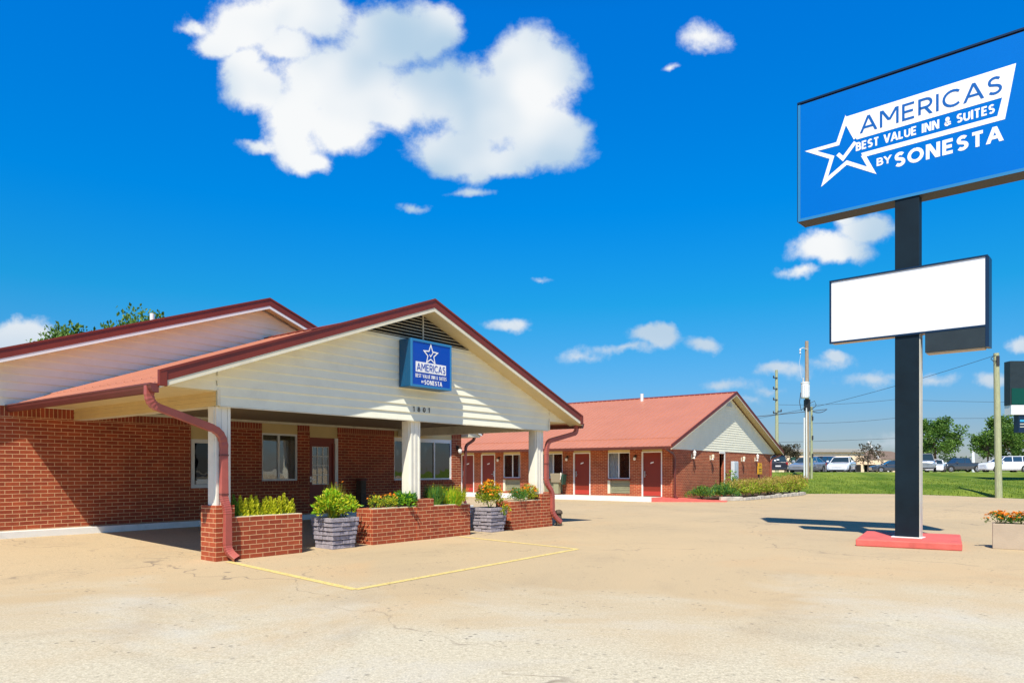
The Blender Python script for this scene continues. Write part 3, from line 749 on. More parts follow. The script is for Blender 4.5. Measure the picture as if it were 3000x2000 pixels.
# concrete of the car park
def concrete():
    m = bpy.data.materials.new('lot_concrete'); m.use_nodes = True
    nt = m.node_tree; n = nt.nodes; l = nt.links; b = n['Principled BSDF']
    g = n.new('ShaderNodeNewGeometry'); P = g.outputs['Position']
    def noise(s, d=8, r=.6, dist=0, vec=None):
        t = n.new('ShaderNodeTexNoise'); t.inputs['Scale'].default_value = s; t.inputs['Detail'].default_value = d; t.inputs['Roughness'].default_value = r; t.inputs['Distortion'].default_value = dist
        l.new(vec or P, t.inputs['Vector']); return t.outputs['Fac']
    def rng(x, a, b_, c=0., d=1.):
        r = n.new('ShaderNodeMapRange'); r.inputs[1].default_value = a; r.inputs[2].default_value = b_; r.inputs[3].default_value = c; r.inputs[4].default_value = d
        l.new(x, r.inputs[0]); return r.outputs[0]
    def mix(f, a, b_, mode='MIX'):
        x = n.new('ShaderNodeMix'); x.data_type = 'RGBA'; x.blend_type = mode
        for i, v in ((0, f), (6, a), (7, b_)):
            if isinstance(v, (tuple, float, int)): x.inputs[i].default_value = v if isinstance(v, (float, int)) else (*v, 1)
            else: l.new(v, x.inputs[i])
        return x.outputs[2]
    def math_(op, a, b_):
        x = n.new('ShaderNodeMath'); x.operation = op; x.use_clamp = False
        for i, v in ((0, a), (1, b_)):
            if isinstance(v, (float, int)): x.inputs[i].default_value = v
            else: l.new(v, x.inputs[i])
        return x.outputs[0]
    sp = n.new('ShaderNodeSeparateXYZ'); l.new(P, sp.inputs[0])
    big = rng(noise(.16, 6, .6, .4), .38, .64)
    warm = mix(big, (.485, .372, .225), (.425, .335, .21))
    # surface worn to paler, coarser aggregate nearer the entrance drive
    wear = math_('ADD', rng(sp.outputs['Y'], 4.5, 11.0, .34, -.28), noise(.35, 7, .62, .5))
    wf = rng(wear, .46, .74)
    fine = noise(26, 6, .8)
    pale = mix(rng(fine, .35, .66), (.38, .335, .24), (.62, .565, .43))
    c = mix(wf, warm, pale)
    gp = rng(noise(.42, 8, .68, .6), .50, .66, 0, .75)
    c = mix(math_('MULTIPLY', gp, wf), c, (.50, .48, .42))
    st = rng(noise(.5, 10, .72, .8), .52, .72, 0, .38)
    c = mix(st, c, (.27, .215, .15))
    rust = rng(noise(.3, 5, .6, 1.2), .56, .74, 0, .5)
    c = mix(rust, c, (.50, .34, .185))
    # small dark pits and specks
    v = n.new('ShaderNodeTexVoronoi'); v.inputs['Scale'].default_value = 9; v.inputs['Randomness'].default_value = 1; l.new(P, v.inputs['Vector'])
    pit = math_('MULTIPLY', rng(v.outputs['Distance'], .08, .22, 1, 0), rng(noise(1.1, 5), .46, .60))
    c = mix(math_('MULTIPLY', pit, .8), c, (.13, .12, .10))
    v2 = n.new('ShaderNodeTexNoise'); v2.inputs['Scale'].default_value = 70; v2.inputs['Detail'].default_value = 4; l.new(P, v2.inputs['Vector'])
    sp2 = rng(v2.outputs['Fac'], .3, .7, .78, 1.2)
    c = mix(1., c, sp2, 'MULTIPLY')
    # slab joints and wandering cracks
    rot = n.new('ShaderNodeMapping'); rot.inputs['Rotation'].default_value = (0, 0, -PHI+.02); rot.inputs['Location'].default_value = (1.2, .4, 0); l.new(P, rot.inputs['Vector'])
    dn = n.new('ShaderNodeTexNoise'); dn.inputs['Scale'].default_value = 1.5; l.new(P, dn.inputs['Vector'])
    sc = n.new('ShaderNodeVectorMath'); sc.operation = 'SCALE'; sc.inputs['Scale'].default_value = .05; l.new(dn.outputs['Color'], sc.inputs[0])
    av = n.new('ShaderNodeVectorMath'); l.new(rot.outputs[0], av.inputs[0]); l.new(sc.outputs[0], av.inputs[1])
    bt = n.new('ShaderNodeTexBrick'); bt.inputs['Scale'].default_value = 1; bt.inputs['Brick Width'].default_value = 6.1; bt.inputs['Row Height'].default_value = 4.6; bt.inputs['Mortar Size'].default_value = .012; bt.inputs['Mortar Smooth'].default_value = .3; bt.offset = 0
    l.new(av.outputs[0], bt.inputs['Vector'])
    jm = math_('MULTIPLY', bt.outputs['Fac'], rng(noise(.8, 4), .42, .6, .15, .8))
    far = rng(sp.outputs['Y'], 14, 18)
    c = mix(math_('MULTIPLY', jm, far), c, (.22, .18, .13))
    vc = n.new('ShaderNodeTexVoronoi'); vc.feature = 'DISTANCE_TO_EDGE'; vc.inputs['Scale'].default_value = .13
    wv = n.new('ShaderNodeVectorMath'); l.new(P, wv.inputs[0]); sc2 = n.new('ShaderNodeVectorMath'); sc2.operation = 'SCALE'; sc2.inputs['Scale'].default_value = 1.4; l.new(dn.outputs['Color'], sc2.inputs[0]); l.new(sc2.outputs[0], wv.inputs[1])
    l.new(wv.outputs[0], vc.inputs['Vector'])
    cr = math_('MULTIPLY', rng(vc.outputs['Distance'], .0010, .0038, 1, 0), rng(noise(.4, 3), .46, .56, 0, .75))
    c = mix(cr, c, (.2, .16, .12))
    l.new(c, b.inputs['Base Color'])
    b.inputs['Roughness'].default_value = .88; b.inputs['Specular IOR Level'].default_value = .25
    hgt = math_('ADD', math_('MULTIPLY', fine, wf), math_('MULTIPLY', v2.outputs['Fac'], .5))
    bp = n.new('ShaderNodeBump'); bp.inputs['Strength'].default_value = .55; bp.inputs['Distance'].default_value = .006; l.new(hgt, bp.inputs['Height']); l.new(bp.outputs[0], b.inputs['Normal'])
    MATS['lot_concrete'] = m
concrete()
def grass_mat():
    m = bpy.data.materials.new('grass_ground'); m.use_nodes = True
    nt = m.node_tree; n = nt.nodes; l = nt.links; b = n['Principled BSDF']
    g = n.new('ShaderNodeNewGeometry')
    mp = n.new('ShaderNodeMapping'); mp.inputs['Scale'].default_value = (1, .35, 1); l.new(g.outputs['Position'], mp.inputs['Vector'])
    prev = None
    for s, a, b_ in ((.55, (.075, .14, .012), (.21, .27, .035)), (3.5, None, (.19, .22, .045)), (14, None, (.045, .09, .012))):
        t = n.new('ShaderNodeTexNoise'); t.inputs['Scale'].default_value = s; t.inputs['Detail'].default_value = 8; t.inputs['Roughness'].default_value = .7; l.new(mp.outputs[0], t.inputs['Vector'])
        r = n.new('ShaderNodeMapRange'); r.inputs[1].default_value = .42 if s < 1 else .52; r.inputs[2].default_value = .62 if s < 1 else .75; r.inputs[4].default_value = 1 if s < 1 else .7; l.new(t.outputs['Fac'], r.inputs[0])
        x = n.new('ShaderNodeMix'); x.data_type = 'RGBA'; l.new(r.outputs[0], x.inputs[0])
        if prev is None: x.inputs[6].default_value = (*a, 1)
        else: l.new(prev, x.inputs[6])
        x.inputs[7].default_value = (*b_, 1); prev = x.outputs[2]
    l.new(prev, b.inputs['Base Color']); b.inputs['Roughness'].default_value = .9; b.inputs['Specular IOR Level'].default_value = .1
    t = n.new('ShaderNodeTexNoise'); t.inputs['Scale'].default_value = 9; t.inputs['Detail'].default_value = 8; l.new(g.outputs['Position'], t.inputs['Vector'])
    bp = n.new('ShaderNodeBump'); bp.inputs['Strength'].default_value = 1; bp.inputs['Distance'].default_value = .08; l.new(t.outputs['Fac'], bp.inputs['Height']); l.new(bp.outputs[0], b.inputs['Normal'])
    MATS['grass_ground'] = m
grass_mat()
xs = [-60, -40, -30, -22] + [-18+.75*i for i in range(0, 62)] + [30, 35, 42, 50, 60]
grid('parking_lot', xs, 90, pave_z, 'lot_concrete', lambda x, t: -14+t*(yedge(x)+14))
xs2 = [-1200, -500, -200, -90, -60, -30, 0, 8, 11, 12, 13, 14, 15, 16, 17, 18, 19, 20, 21, 22, 23, 24, 25, 26, 28, 31, 35, 40, 48, 60, 80, 120, 250, 600, 1500]
ROWS = [0, .02, .05, .1, .2, .35, .5, .65, .8, 1.0]
def grid2():
    m = MB(); V = []
    def col(x): 
        ye = yedge(x) - .03
        return [ye+(58.5-ye)*r for r in ROWS] + [59.3, 60, 61, 75, 120, 300, 800, 2500]
    cols = [col(x) for x in xs2]
    def z(x, y, j): return bank_z(x, y) if j > 0 else bank_z(x, y)-.004
    for i in range(len(xs2)-1):
        for j in range(len(cols[0])-1):
            q = [(xs2[i], cols[i][j]), (xs2[i+1], cols[i+1][j]), (xs2[i+1], cols[i+1][j+1]), (xs2[i], cols[i][j+1])]
            m.poly([(a, b, z(a, b, j+(k > 1))) for k, (a, b) in enumerate(q)])
    return struct('grassy_ground', m, 'grass_ground', fixn=True, smooth=True)
grid2()
m = MB(); m.box(-1200, 1500, -400, 31.4, -.30, -.12); struct('ground', m, 'lot_concrete')
m = MB(); m.box(17.5, 260, 60.8, 71, 1.0, 1.142); struct('road', m, 'asphalt')
m = MB(); m.box(17.5, 260, 72.0, 108, 1.0, 1.146); struct('far_parking_lot', m, 'concrete_walk')
# grass blades on the near part of the bank
m = MB(); rnd = random.Random(5)
for _ in range(15000):
    x = rnd.uniform(15.5, 40); ye = yedge(x); y = ye + rnd.random()**1.6*15.5-.08
    z = bank_z(x, y); h = rnd.uniform(.03, .10)*(1.5 if rnd.random() < .05 else 1); a = rnd.uniform(0, PI); w = .02
    dx, dy = math.cos(a)*w, math.sin(a)*w; lx = rnd.uniform(-.05, .05)
    m.poly([(x-dx, y-dy, z-.01), (x+dx, y+dy, z-.01), (x+lx, y+lx, z+h)])
tag(m.build('grass', 'grass_blade'), 'short green lawn grass growing on the sloping bank', 'grass', kind='stuff')

# painted lines: real strips laid on the concrete
def strip(mb, p, q, w, dz=.004, seg=24):
    a, b = Vector(p), Vector(q); d = (b-a).normalized(); n = Vector((-d.y, d.x))*w/2
    for i in range(seg):
        s, e = a+(b-a)*(i/seg), a+(b-a)*((i+1)/seg)
        qd = [s-n, e-n, e+n, s+n]; mb.poly([(c.x, c.y, pave_z(c.x, c.y)+dz) for c in qd])
def Wp(u, v): a = W(u, v); return (a[0], a[1])
m = MB(); w = .105
A_, B_, C_, D_ = (.12, -.13), (-.385, -3.70), (4.90, -3.39), (5.43, -.10)
strip(m, Wp(*A_), Wp(*B_), w); strip(m, Wp(*B_), Wp(*C_), w, .0045); strip(m, Wp(*C_), Wp(*D_), w, .004)
for i in range(6):
    v = 5.2+2.75*i; strip(m, Wp(20.2, v), Wp(23.05, v), .06, .004, 4)
def worn(name, src, amt):
    mm = src.copy(); mm.name = name; nt = mm.node_tree; n = nt.nodes; l = nt.links
    g = n.new('ShaderNodeNewGeometry'); t = n.new('ShaderNodeTexNoise'); t.inputs['Scale'].default_value = 16; t.inputs['Detail'].default_value = 8; t.inputs['Roughness'].default_value = .75; l.new(g.outputs['Position'], t.inputs['Vector'])
    r = n.new('ShaderNodeMapRange'); r.inputs[1].default_value = .52; r.inputs[2].default_value = .60; r.inputs[4].default_value = amt; l.new(t.outputs['Fac'], r.inputs[0])
    tr = n.new('ShaderNodeBsdfTransparent'); ms = n.new('ShaderNodeMixShader'); l.new(r.outputs[0], ms.inputs[0]); l.new(n['Principled BSDF'].outputs[0], ms.inputs[1]); l.new(tr.outputs[0], ms.inputs[2]); l.new(ms.outputs[0], n['Material Output'].inputs[0]); MATS[name] = mm
worn('line_worn', MATS['line_yellow'], .45)
struct('parking_lines', m, 'line_worn')

# ================================================================== plants
def foliage(mb, c, r, n, size, up=.3, m=0, shell=.5, rnd=random, flat=1., ms=(0,), asp=.55):
    cx, cy, cz = c; rx, ry, rz = r
    cl = []
    for _ in range(max(4, n//26)):
        a = rnd.uniform(0, 2*PI); e = rnd.uniform(-.3, 1); q = math.sqrt(max(0, 1-e*e)); k = rnd.uniform(shell, 1.)
        cl.append((math.cos(a)*q*k, math.sin(a)*q*k, e*k))
    for i in range(n):
        b = rnd.choice(cl); s = .34
        p = (b[0]+rnd.gauss(0, s*.5), b[1]+rnd.gauss(0, s*.5), b[2]+rnd.gauss(0, s*.45))
        L = math.sqrt(p[0]**2+p[1]**2+p[2]**2)
        if L > 1.12: p = tuple(x/L*1.1 for x in p)
        if p[2]*rz + cz < 0.0 and cz < 2: continue
        d = Vector((p[0]+rnd.gauss(0, .6), p[1]+rnd.gauss(0, .6), p[2]*.6+up+rnd.gauss(0, .5)))
        if d.length < .05: d = Vector((0, 0, 1))
        nr = Vector((rnd.gauss(0, 1), rnd.gauss(0, 1), rnd.gauss(0, 1)))
        mb.leaf((cx+p[0]*rx, cy+p[1]*ry, cz+p[2]*rz), d, size*rnd.uniform(.6, 1.25), rnd.choice(ms), asp, nr)
def flower(mb, p, r, rnd, m=0):
    r *= 1.2
    p = Vector(p); n = Vector((rnd.gauss(0, .4), rnd.gauss(0, .4), 1)).normalized(); a = n.orthogonal().normalized(); b = n.cross(a)
    for lay in range(2):
        k = 7; rr = r*(1-.4*lay); base = p+n*(r*.35*lay)
        for j in range(k):
            t = 2*PI*j/k+lay*.4; d = (a*math.cos(t)+b*math.sin(t)); s = (a*-math.sin(t)+b*math.cos(t))
            mb.poly([base, base+d*rr*.6+s*rr*.38+n*r*.15, base+d*rr+n*r*.05, base+d*rr*.6-s*rr*.38+n*r*.15], m)
def stems(mb, pts, base, r=.006):
    for p in pts:
        q = ((p[0]+base[0])/2+random.uniform(-.02, .02), (p[1]+base[1])/2, (p[2]+base[2])/2); mb.tube([base, q, p], [r, r*.8, r*.5], 4, cap=False)
def marigold(name, label, cat, u, v, z, r, h, nl, nf, lm=('leaf_mid', 'leaf_deep'), fm=('petal_orange', 'petal_yellow'), seed=1, group=None, ls=.05, fr=.028, loc=None):
    rnd = random.Random(seed)
    t = thing(name, label, cat, loc or W(u, v, z), rnd.uniform(0, 3), group)
    m = MB(); foliage(m, (0, 0, h*.45), (r, r*.85, h*.55), nl, ls, .5, shell=.3, rnd=rnd, ms=tuple(range(len(lm))), asp=.4)
    m.build('foliage', list(lm), t)
    m = MB()
    for _ in range(7):
        a = rnd.uniform(0, 2*PI); stems(m, [(math.cos(a)*r*.5, math.sin(a)*r*.5, h*.6)], (rnd.uniform(-.03, .03), 0, 0))
    m.build('stem', 'leaf_mid', t)
    if 0 < nf <= 52:
        for _ in range(nf):
            a = rnd.uniform(0, 2*PI); q = math.sqrt(rnd.random()); m = MB()
            flower(m, (math.cos(a)*q*r, math.sin(a)*q*r*.85, h*(.5+.55*math.sqrt(max(0, 1-q*q)))*rnd.uniform(.88, 1.08)), fr*rnd.uniform(.7, 1.2), rnd, rnd.choice((0, 0, 1))); m.build('flower', list(fm), t)
    elif nf:
        m = MB()
        for _ in range(nf):
            a = rnd.uniform(0, 2*PI); q = math.sqrt(rnd.random()); zz = h*(.5+.55*math.sqrt(max(0, 1-q*q)))*rnd.uniform(.88, 1.08)
            flower(m, (math.cos(a)*q*r, math.sin(a)*q*r*.85, zz), fr*rnd.uniform(.7, 1.2), rnd, rnd.choice((0, 0, 1)))
        m.build('flowers', list(fm), t)
    return t

# ------------------------------------------------------------------ brick planters
def planter(name, label, u0, u1, dep, h, pill, ph, group='brick planters under the canopy posts', pdep=.42):
    t = thing(name, label, 'planter', W(u0, 0), PHI, group)
    L = u1-u0; wt = .11; m = MB()
    segs = [(0, L)]
    if pill:
        a, b = pill[0]-u0, pill[1]-u0
        segs = [s for s in ((0, a), (b, L)) if s[1]-s[0] > .05]
    for a, b in segs:
        m.box(a, b, 0, wt, 0, h); m.box(a, b, dep-wt, dep, 0, h)
    if not pill or pill[0]-u0 > .05: m.box(0, wt, wt, dep-wt, 0, h)
    if not pill or u1-pill[1] > .05: m.box(L-wt, L, wt, dep-wt, 0, h)
    m.build('wall', 'brick', t, bevel=.006)
    if pill:
        m = MB(); m.box(a_ := pill[0]-u0, pill[1]-u0, -.012, pdep, 0, ph); m.build('pillar', 'brick', t, bevel=.006)
    for a, b in segs:
        a2 = a + (wt if a < .01 else 0); b2 = b - (wt if b > L-.01 else 0)
        m = MB(); k = 8
        for i in range(k):
            for j in range(2):
                f = lambda i_, j_: (a2+(b2-a2)*i_/k, wt+(dep-2*wt)*j_/2, h-.09+.02*math.sin(i_*2.3+j_))
                m.poly([f(i, j), f(i+1, j), f(i+1, j+1), f(i, j+1)])
        m.build('soil', 'soil', t, smooth=True)
    # pale cement wash on the rim
    m = MB()
    for a, b in segs: m.box(a+.004, b-.004, .004, wt-.004, h+.0005, h+.008)
    m.build('mortar_cap', 'trim', t)
    return t
planter('brick_planter', 'brick planter of yellow-green spiky plants with a pillar at its left end', -.02, 1.56, .46, .665, (-.02, .30), .86)
planter('brick_planter', 'long brick planter with the middle canopy post rising from its pillar', 3.12, 5.89, .46, .675, (4.26, 4.745), .825)
planter('brick_planter', 'brick planter of orange flowers beside the right canopy post', 7.33, 9.0, .46, .675, (8.53, 9.0), .825)

# plants in the left brick planter
rnd = random.Random(3)
labs = ['tall yellow-green spiky plant nearest the downspout, darker at the base', 'second spiky yellow-green plant from the downspout', 'third spiky yellow-green plant from the downspout, the bushiest', 'fourth spiky yellow-green plant from the downspout', 'fifth spiky yellow-green plant from the downspout', 'spiky yellow-green plant third from the right end of the left planter', 'spiky yellow-green plant second from the right end of the left planter', 'short spiky yellow-green plant at the right end of the left planter']
for i, lab in enumerate(labs):
    u = .42+i*.146; v = .2+rnd.uniform(-.05, .07)
    t = thing('coleus_plant', lab, 'plant', W(u, v, .575), 0, 'yellow-green spiky plants in the left planter')
    m = MB(); s = MB()
    for q in range(4):
        bx_, by_ = rnd.uniform(-.05, .05), rnd.uniform(-.07, .07); H = rnd.uniform(.28, .44)*(.85 if i == 7 else 1)
        s.tube([(bx_, by_, 0), (bx_*1.2, by_*1.2, H*.5), (bx_*1.4+.01, by_*1.3, H)], [.007, .006, .003], 5)
        z = .03
        while z < H:
            f = z/H; L = .115*(1-f*.70)
            for k in range(4):
                a = k*PI/2+z*23+rnd.uniform(-.3, .3); m.leaf((bx_*(1+.4*f), by_*(1+.3*f), z), (math.cos(a), math.sin(a), .55+f), L*rnd.uniform(.8, 1.2), 0, .62, Vector((-math.sin(a), math.cos(a), 0.2)).cross(Vector((math.cos(a), math.sin(a), .5))).cross(Vector((0, 0, 1))) if False else None)
            z += .017
    m.build('foliage', 'leaf_lime' if i else 'leaf_mid', t); s.build('stem', 'leaf_mid', t)
# middle planter
marigold('marigold_plant', 'thin yellowish plant at the left end of the long planter', 'plant', 3.36, .22, .6, .17, .34, 380, 9, ('leaf_lime', 'leaf_mid'), seed=21, ls=.045, fr=.018)
marigold('marigold_plant', 'orange and yellow flowering plant in the long planter left of the middle post', 'plant', 3.74, .22, .6, .20, .33, 700, 22, ('leaf_mid', 'leaf_lime'), seed=22, ls=.04, fr=.02)
marigold('geranium_plant', 'broad-leaved green plant spilling over the long planter beside the middle post', 'plant', 4.08, .14, .6, .21, .38, 600, 0, ('leaf_deep', 'leaf_bright'), seed=23, ls=.085)
def grassy(name, label, cat, u, v, z, r, h, n, seed, mats=('leaf_lime', 'leaf_mid'), nf=0, group=None):
    rnd = random.Random(seed); t = thing(name, label, cat, W(u, v, z), 0, group); m = MB()
    for _ in range(n):
        a = rnd.uniform(0, 2*PI); q = math.sqrt(rnd.random())*r; x, y = math.cos(a)*q, math.sin(a)*q*.6
        H = h*rnd.uniform(.45, 1.1); lx, ly = x*.5+rnd.gauss(0, .05), y*.5+rnd.gauss(0, .05); w = .008
        k = rnd.choice((0, 0, 1)); bx0 = Vector((x*.7, y*.7, 0)); mid = Vector((x+lx*.4, y+ly*.4, H*.6)); tip = Vector((x+lx, y+ly, H)); sd = Vector((math.cos(a+1.5), math.sin(a+1.5), 0))*w
        m.poly([bx0-sd*.6, bx0+sd*.6, mid+sd, mid-sd], k); m.poly([mid-sd, mid+sd, tip], k)
        if rnd.random() < .5: m.leaf(mid, (rnd.gauss(0, 1), rnd.gauss(0, 1), .8), .05, k, .4)
    m.build('foliage', list(mats), t)
    if nf:
        for _ in range(nf):
            m = MB(); flower(m, (rnd.gauss(0, r*.5), rnd.gauss(0, r*.3), h*rnd.uniform(.75, 1.05)), .018, rnd, rnd.choice((0, 1))); m.build('flower', ['petal_orange', 'petal_yellow'], t)
    return t
grassy('tall_grass_plant', 'tall dark green feathery plant just right of the middle post', 'plant', 4.98, .2, .6, .19, .50, 430, 31, ('leaf_mid', 'leaf_deep'), 6)
grassy('tall_grass_plant', 'tall yellow-green grassy plant at the right end of the long planter', 'plant', 5.45, .2, .6, .30, .46, 620, 32, ('leaf_lime', 'leaf_bright'), 8)
marigold('marigold_plant', 'feathery green plant at the left end of the right brick planter', 'plant', 7.78, .18, .6, .27, .36, 1000, 10, ('leaf_mid', 'leaf_deep'), seed=41, ls=.05, fr=.022)
marigold('marigold_plant', 'orange flowering plant in the right brick planter beside the post', 'plant', 8.27, .18, .6, .25, .44, 1000, 50, ('leaf_mid', 'leaf_lime'), seed=42, ls=.045, fr=.027)

# ------------------------------------------------------------------ stacked stone pots
def stone_pot(label, u, v, seed, rz=0.):
    rnd = random.Random(seed)
    t = thing('stone_pot', label, 'pot', W(u, v), PHI+rz, 'grey stone pots between the brick planters')
    m = MB(); n = 7; H = .56; hh = H/n
    for k in range(n):
        half = .245+.062*(k/(n-1)); z0 = k*hh+.003; z1 = (k+1)*hh-.006
        for side in range(4):
            x = -half; first = True
            while x < half-.01:
                L = rnd.uniform(.15, .27); x2 = min(half, x+L)
                if half-x2 < .09: x2 = half
                o = rnd.uniform(-.012, .014); ty = -half-o
                jj = rnd.uniform(-.004, .004)
                P = [(x+.003, ty, z0), (x2-.003, ty+jj, z0), (x2-.003, -half+.07, z0), (x+.003, -half+.07, z0)]
                P += [(a, b+(.004 if b < -half+.03 else 0), z1+rnd.uniform(-.003, .003)) for a, b, c in P]
                c, s = [(1, 0), (0, 1), (-1, 0), (0, -1)][side]
                m.hexa([(a*c-b*s, a*s+b*c, zz) for a, b, zz in P]); x = x2
    m.build('stone_courses', 'grey_stone', t, bevel=.007)
    m = MB(); m.box(-.205, .205, -.205, .205, .0, .49); m.build('soil', 'soil', t)
    return t
stone_pot('grey stacked-stone pot holding two mounds of bright green leaves', 2.41, .20, 7)
stone_pot('grey stacked-stone pot holding a tall orange-flowered bush', 6.82, .24, 8)
marigold('sweet_potato_vine', 'bright green leafy mound on the left side of the stone pot', 'plant', 2.25, .12, .50, .27, .50, 800, 0, ('leaf_bright', 'leaf_lime'), seed=51, ls=.085)
marigold('sweet_potato_vine', 'bright green leafy mound on the right side of the stone pot', 'plant', 2.66, .24, .50, .26, .44, 740, 0, ('leaf_bright', 'leaf_lime'), seed=52, ls=.08)
grassy('seedy_plant', 'thin upright seedy plant rising between two bright green mounds', 'plant', 2.46, .28, .5, .13, .66, 220, 53, ('leaf_lime', 'leaf_rust'), 4)
marigold('marigold_bush', 'tall bush of orange flowers in the second stone pot', 'plant', 6.82, .22, .50, .33, .62, 2300, 95, ('leaf_mid', 'leaf_lime'), seed=61, ls=.055, fr=.03)
marigold('trailing_plant', 'small yellow-green plant spilling over the front of the second stone pot', 'plant', 6.98, -.08, .38, .12, .26, 200, 8, ('leaf_mid', 'leaf_lime'), seed=62, ls=.045, fr=.02)

# tan planter at the right edge
RZ = math.radians(-33)
t = thing('tan_planter', 'low tan box planter of orange marigolds near the red sign base', 'planter', (8.6, 12.95, 0), RZ)
m = MB(); L, D, H = 1.30, .42, .45
m.box(0, L, 0, .04, 0, H); m.box(0, L, D-.04, D, 0, H); m.box(0, .04, .04, D-.04, 0, H); m.box(L-.04, L, .04, D-.04, 0, H)
m.build('box', 'planter_tan', t, bevel=.008)
m = MB(); m.box(.041, L-.041, .041, D-.041, .05, H-.04); m.build('soil', 'soil', t)
for i, lab in enumerate(['orange marigold clump overhanging the left end of the tan planter', 'orange marigold clump second from the left end of the tan planter', 'orange marigold clump in the tan planter at the photo edge', 'orange marigold clump at the far right end of the tan planter']):
    a = .10+i*.33; x = 8.6+a*math.cos(RZ)-.2*math.sin(RZ); y = 12.95+a*math.sin(RZ)+.2*math.cos(RZ)
    marigold('marigold_plant', lab, 'plant', 0, 0, 0, .23, .25, 420, 60, ('leaf_mid', 'leaf_deep'), seed=70+i, group='marigolds in the tan planter', ls=.045, fr=.026, loc=(x, y, .40))

# ================================================================== pylon sign
AS = math.atan2(-.6652, .7467)
py = thing('pylon_sign', 'tall dark-poled roadside sign with blue star logo panel over a blank white panel', 'sign', (7.42, 13.6, 0), AS)
m = MB(); m.box(-.205, .205, -.0, .22, .13, 7.0, 0); m.build('pole', 'pole_navy', py, bevel=.006)
m = MB(); m.box(.2055, .222, .02, .20, .14, 3.95); m.build('pole_cover', 'pale_post', py)
m = MB(); m.box(-.26, .26, -.05, .27, .131, .152); m.build('base_plate', 'white_trim', py, bevel=.004)
SX, Z0, Z1 = 2.02, 6.515, 8.935
m = MB(); m.box(-SX, SX, .0, .44, Z0, Z1); cab = m.build('upper_cabinet', 'sign_grey', py, bevel=.012)
m = MB(); m.box(-SX+.03, SX-.03, -.014, -.001, Z0+.03, Z1-.03); face = m.build('sign_face', 'sign_blue', py)
m = MB(); m.box(-SX-.012, SX+.012, -.03, .45, Z1, Z1+.035); m.box(-SX-.012, -SX, -.03, .45, Z0, Z1); m.box(SX, SX+.012, -.03, .45, Z0, Z1); m.build('top_trim', 'frame_navy', cab)
m = MB(); m.box(-SX, SX, -.022, -.0145, Z0, Z0+.055); m.box(-SX, -SX+.05, -.022, -.0145, Z0+.055, Z1-.02); m.box(SX-.05, SX, -.022, -.0145, Z0+.055, Z1-.02); m.build('retainer', 'sign_edge', cab)
m = MB(); y = -.0175
m.poly([(-1.10, y, 8.38), (-1.06, y, 8.27), (-.88, y, 7.87), (1.61, y, 7.88), (1.70, y, 8.40)])
m.poly([(1.50, y, 7.88), (1.43, y, 7.58), (1.54, y, 7.49), (1.61, y, 7.88)])
m.poly([(-.80, y, 7.58), (-.76, y, 7.49), (1.54, y, 7.49), (1.43, y, 7.58)])
stroke_mb(m, [(-.90, 7.90), (-1.085, 8.315), (-1.235, 7.895), (-1.76, 7.90), (-1.345, 7.655), (-1.49, 7.205), (-1.065, 7.472), (-.605, 7.19), (-.765, 7.535)], .075, y-.0012)
stroke_mb(m, [(-1.235, 7.69), (-1.135, 7.57), (-.905, 7.83)], .07, y-.0006)
text(m, 'BEST VALUE INN & SUITES', -.885, 1.38, 7.645, .165, .032, y, gap=.30)
text(m, 'BY', -.51, -.27, 7.245, .15, .03, y, gap=.2); text(m, 'SONESTA', -.19, 1.49, 7.13, .275, .060, y, gap=.33)
m.build('logo', 'letter_white', face)
m = MB(); text(m, 'AMERICAS', -.80, 1.49, 7.965, .315, .044, y-.004, gap=.24); m.build('lettering', 'letter_blue', face)
LX0, LX1, LZ0, LZ1 = -1.39, 1.29, 3.93, 5.17
m = MB(); m.box(LX0+.02, LX1-.02, -.0, .24, LZ0+.01, LZ1-.01); lc = m.build('lower_cabinet', 'tan_metal', py)
m = MB(); fw = .035
m.box(LX0, LX1, -.04, .25, LZ1-.009, LZ1+.02); m.box(LX0, LX0+fw, -.035, .02, LZ0, LZ1-.01); m.box(LX1-fw, LX1+.02, -.035, .25, LZ0-.36, LZ1-.01)
m.box(LX0+fw, LX1-fw, -.035, -.001, LZ0, LZ0+fw); m.build('frame', 'frame_navy', lc)
m = MB(); m.box(LX0+fw, LX1-fw, -.02, -.001, LZ0+fw, LZ1-.01); m.build('blank_panel', 'sign_white', lc)
m = MB(); m.box(.31, LX1-fw-.001, -.03, .20, 3.57, LZ0-.001, 0); m.build('lower_box', 'dark_panel', py, bevel=.004)
m = MB(); m.box(.33, LX1-fw-.02, -.01, .19, 3.545, 3.569); m.build('lower_box_base', 'tan_metal', py)
AB = math.radians(-31)
m = MB(); m.box(-.84, .84, -1.0, 1.12, 0, .13)
o = m.build('sign_base', 'red_paint', None, bevel=.02); o.location = (7.60, 13.83, 0); o.rotation_euler = (0, 0, AB)
tag(o, 'low red painted concrete slab around the foot of the tall sign', 'concrete base')
# stub by the right downspout
t = thing('short_post', 'short brown weathered stub post with a rounded cap beside the right downspout', 'post', (1.19, 18.42, 0), 0)
m = MB(); m.lathe([(.085, 0), (.08, .12), (.072, .25), (.07, .29)], 14); m.build('shaft', 'stub_brown', t)
m = MB(); m.lathe([(.095, .29), (.10, .32), (.09, .36), (.055, .395), (.01, .405)], 14); m.build('cap', 'stub_brown', t, smooth=True)
# slim bin against the office wall
t = thing('waste_bin', 'slim dark bin standing against the brick wall right of the office door', 'bin', W(7.12, 5.03, .285), PHI)
m = MB(); m.box(-.10, .10, -.11, .11, 0, .83, taper=.01); m.build('body', 'stub_brown', t, bevel=.01)
m = MB(); m.box(-.13, .13, -.12, .12, .831, .90, taper=.03); m.build('lid', 'gutter_red', t, bevel=.01)
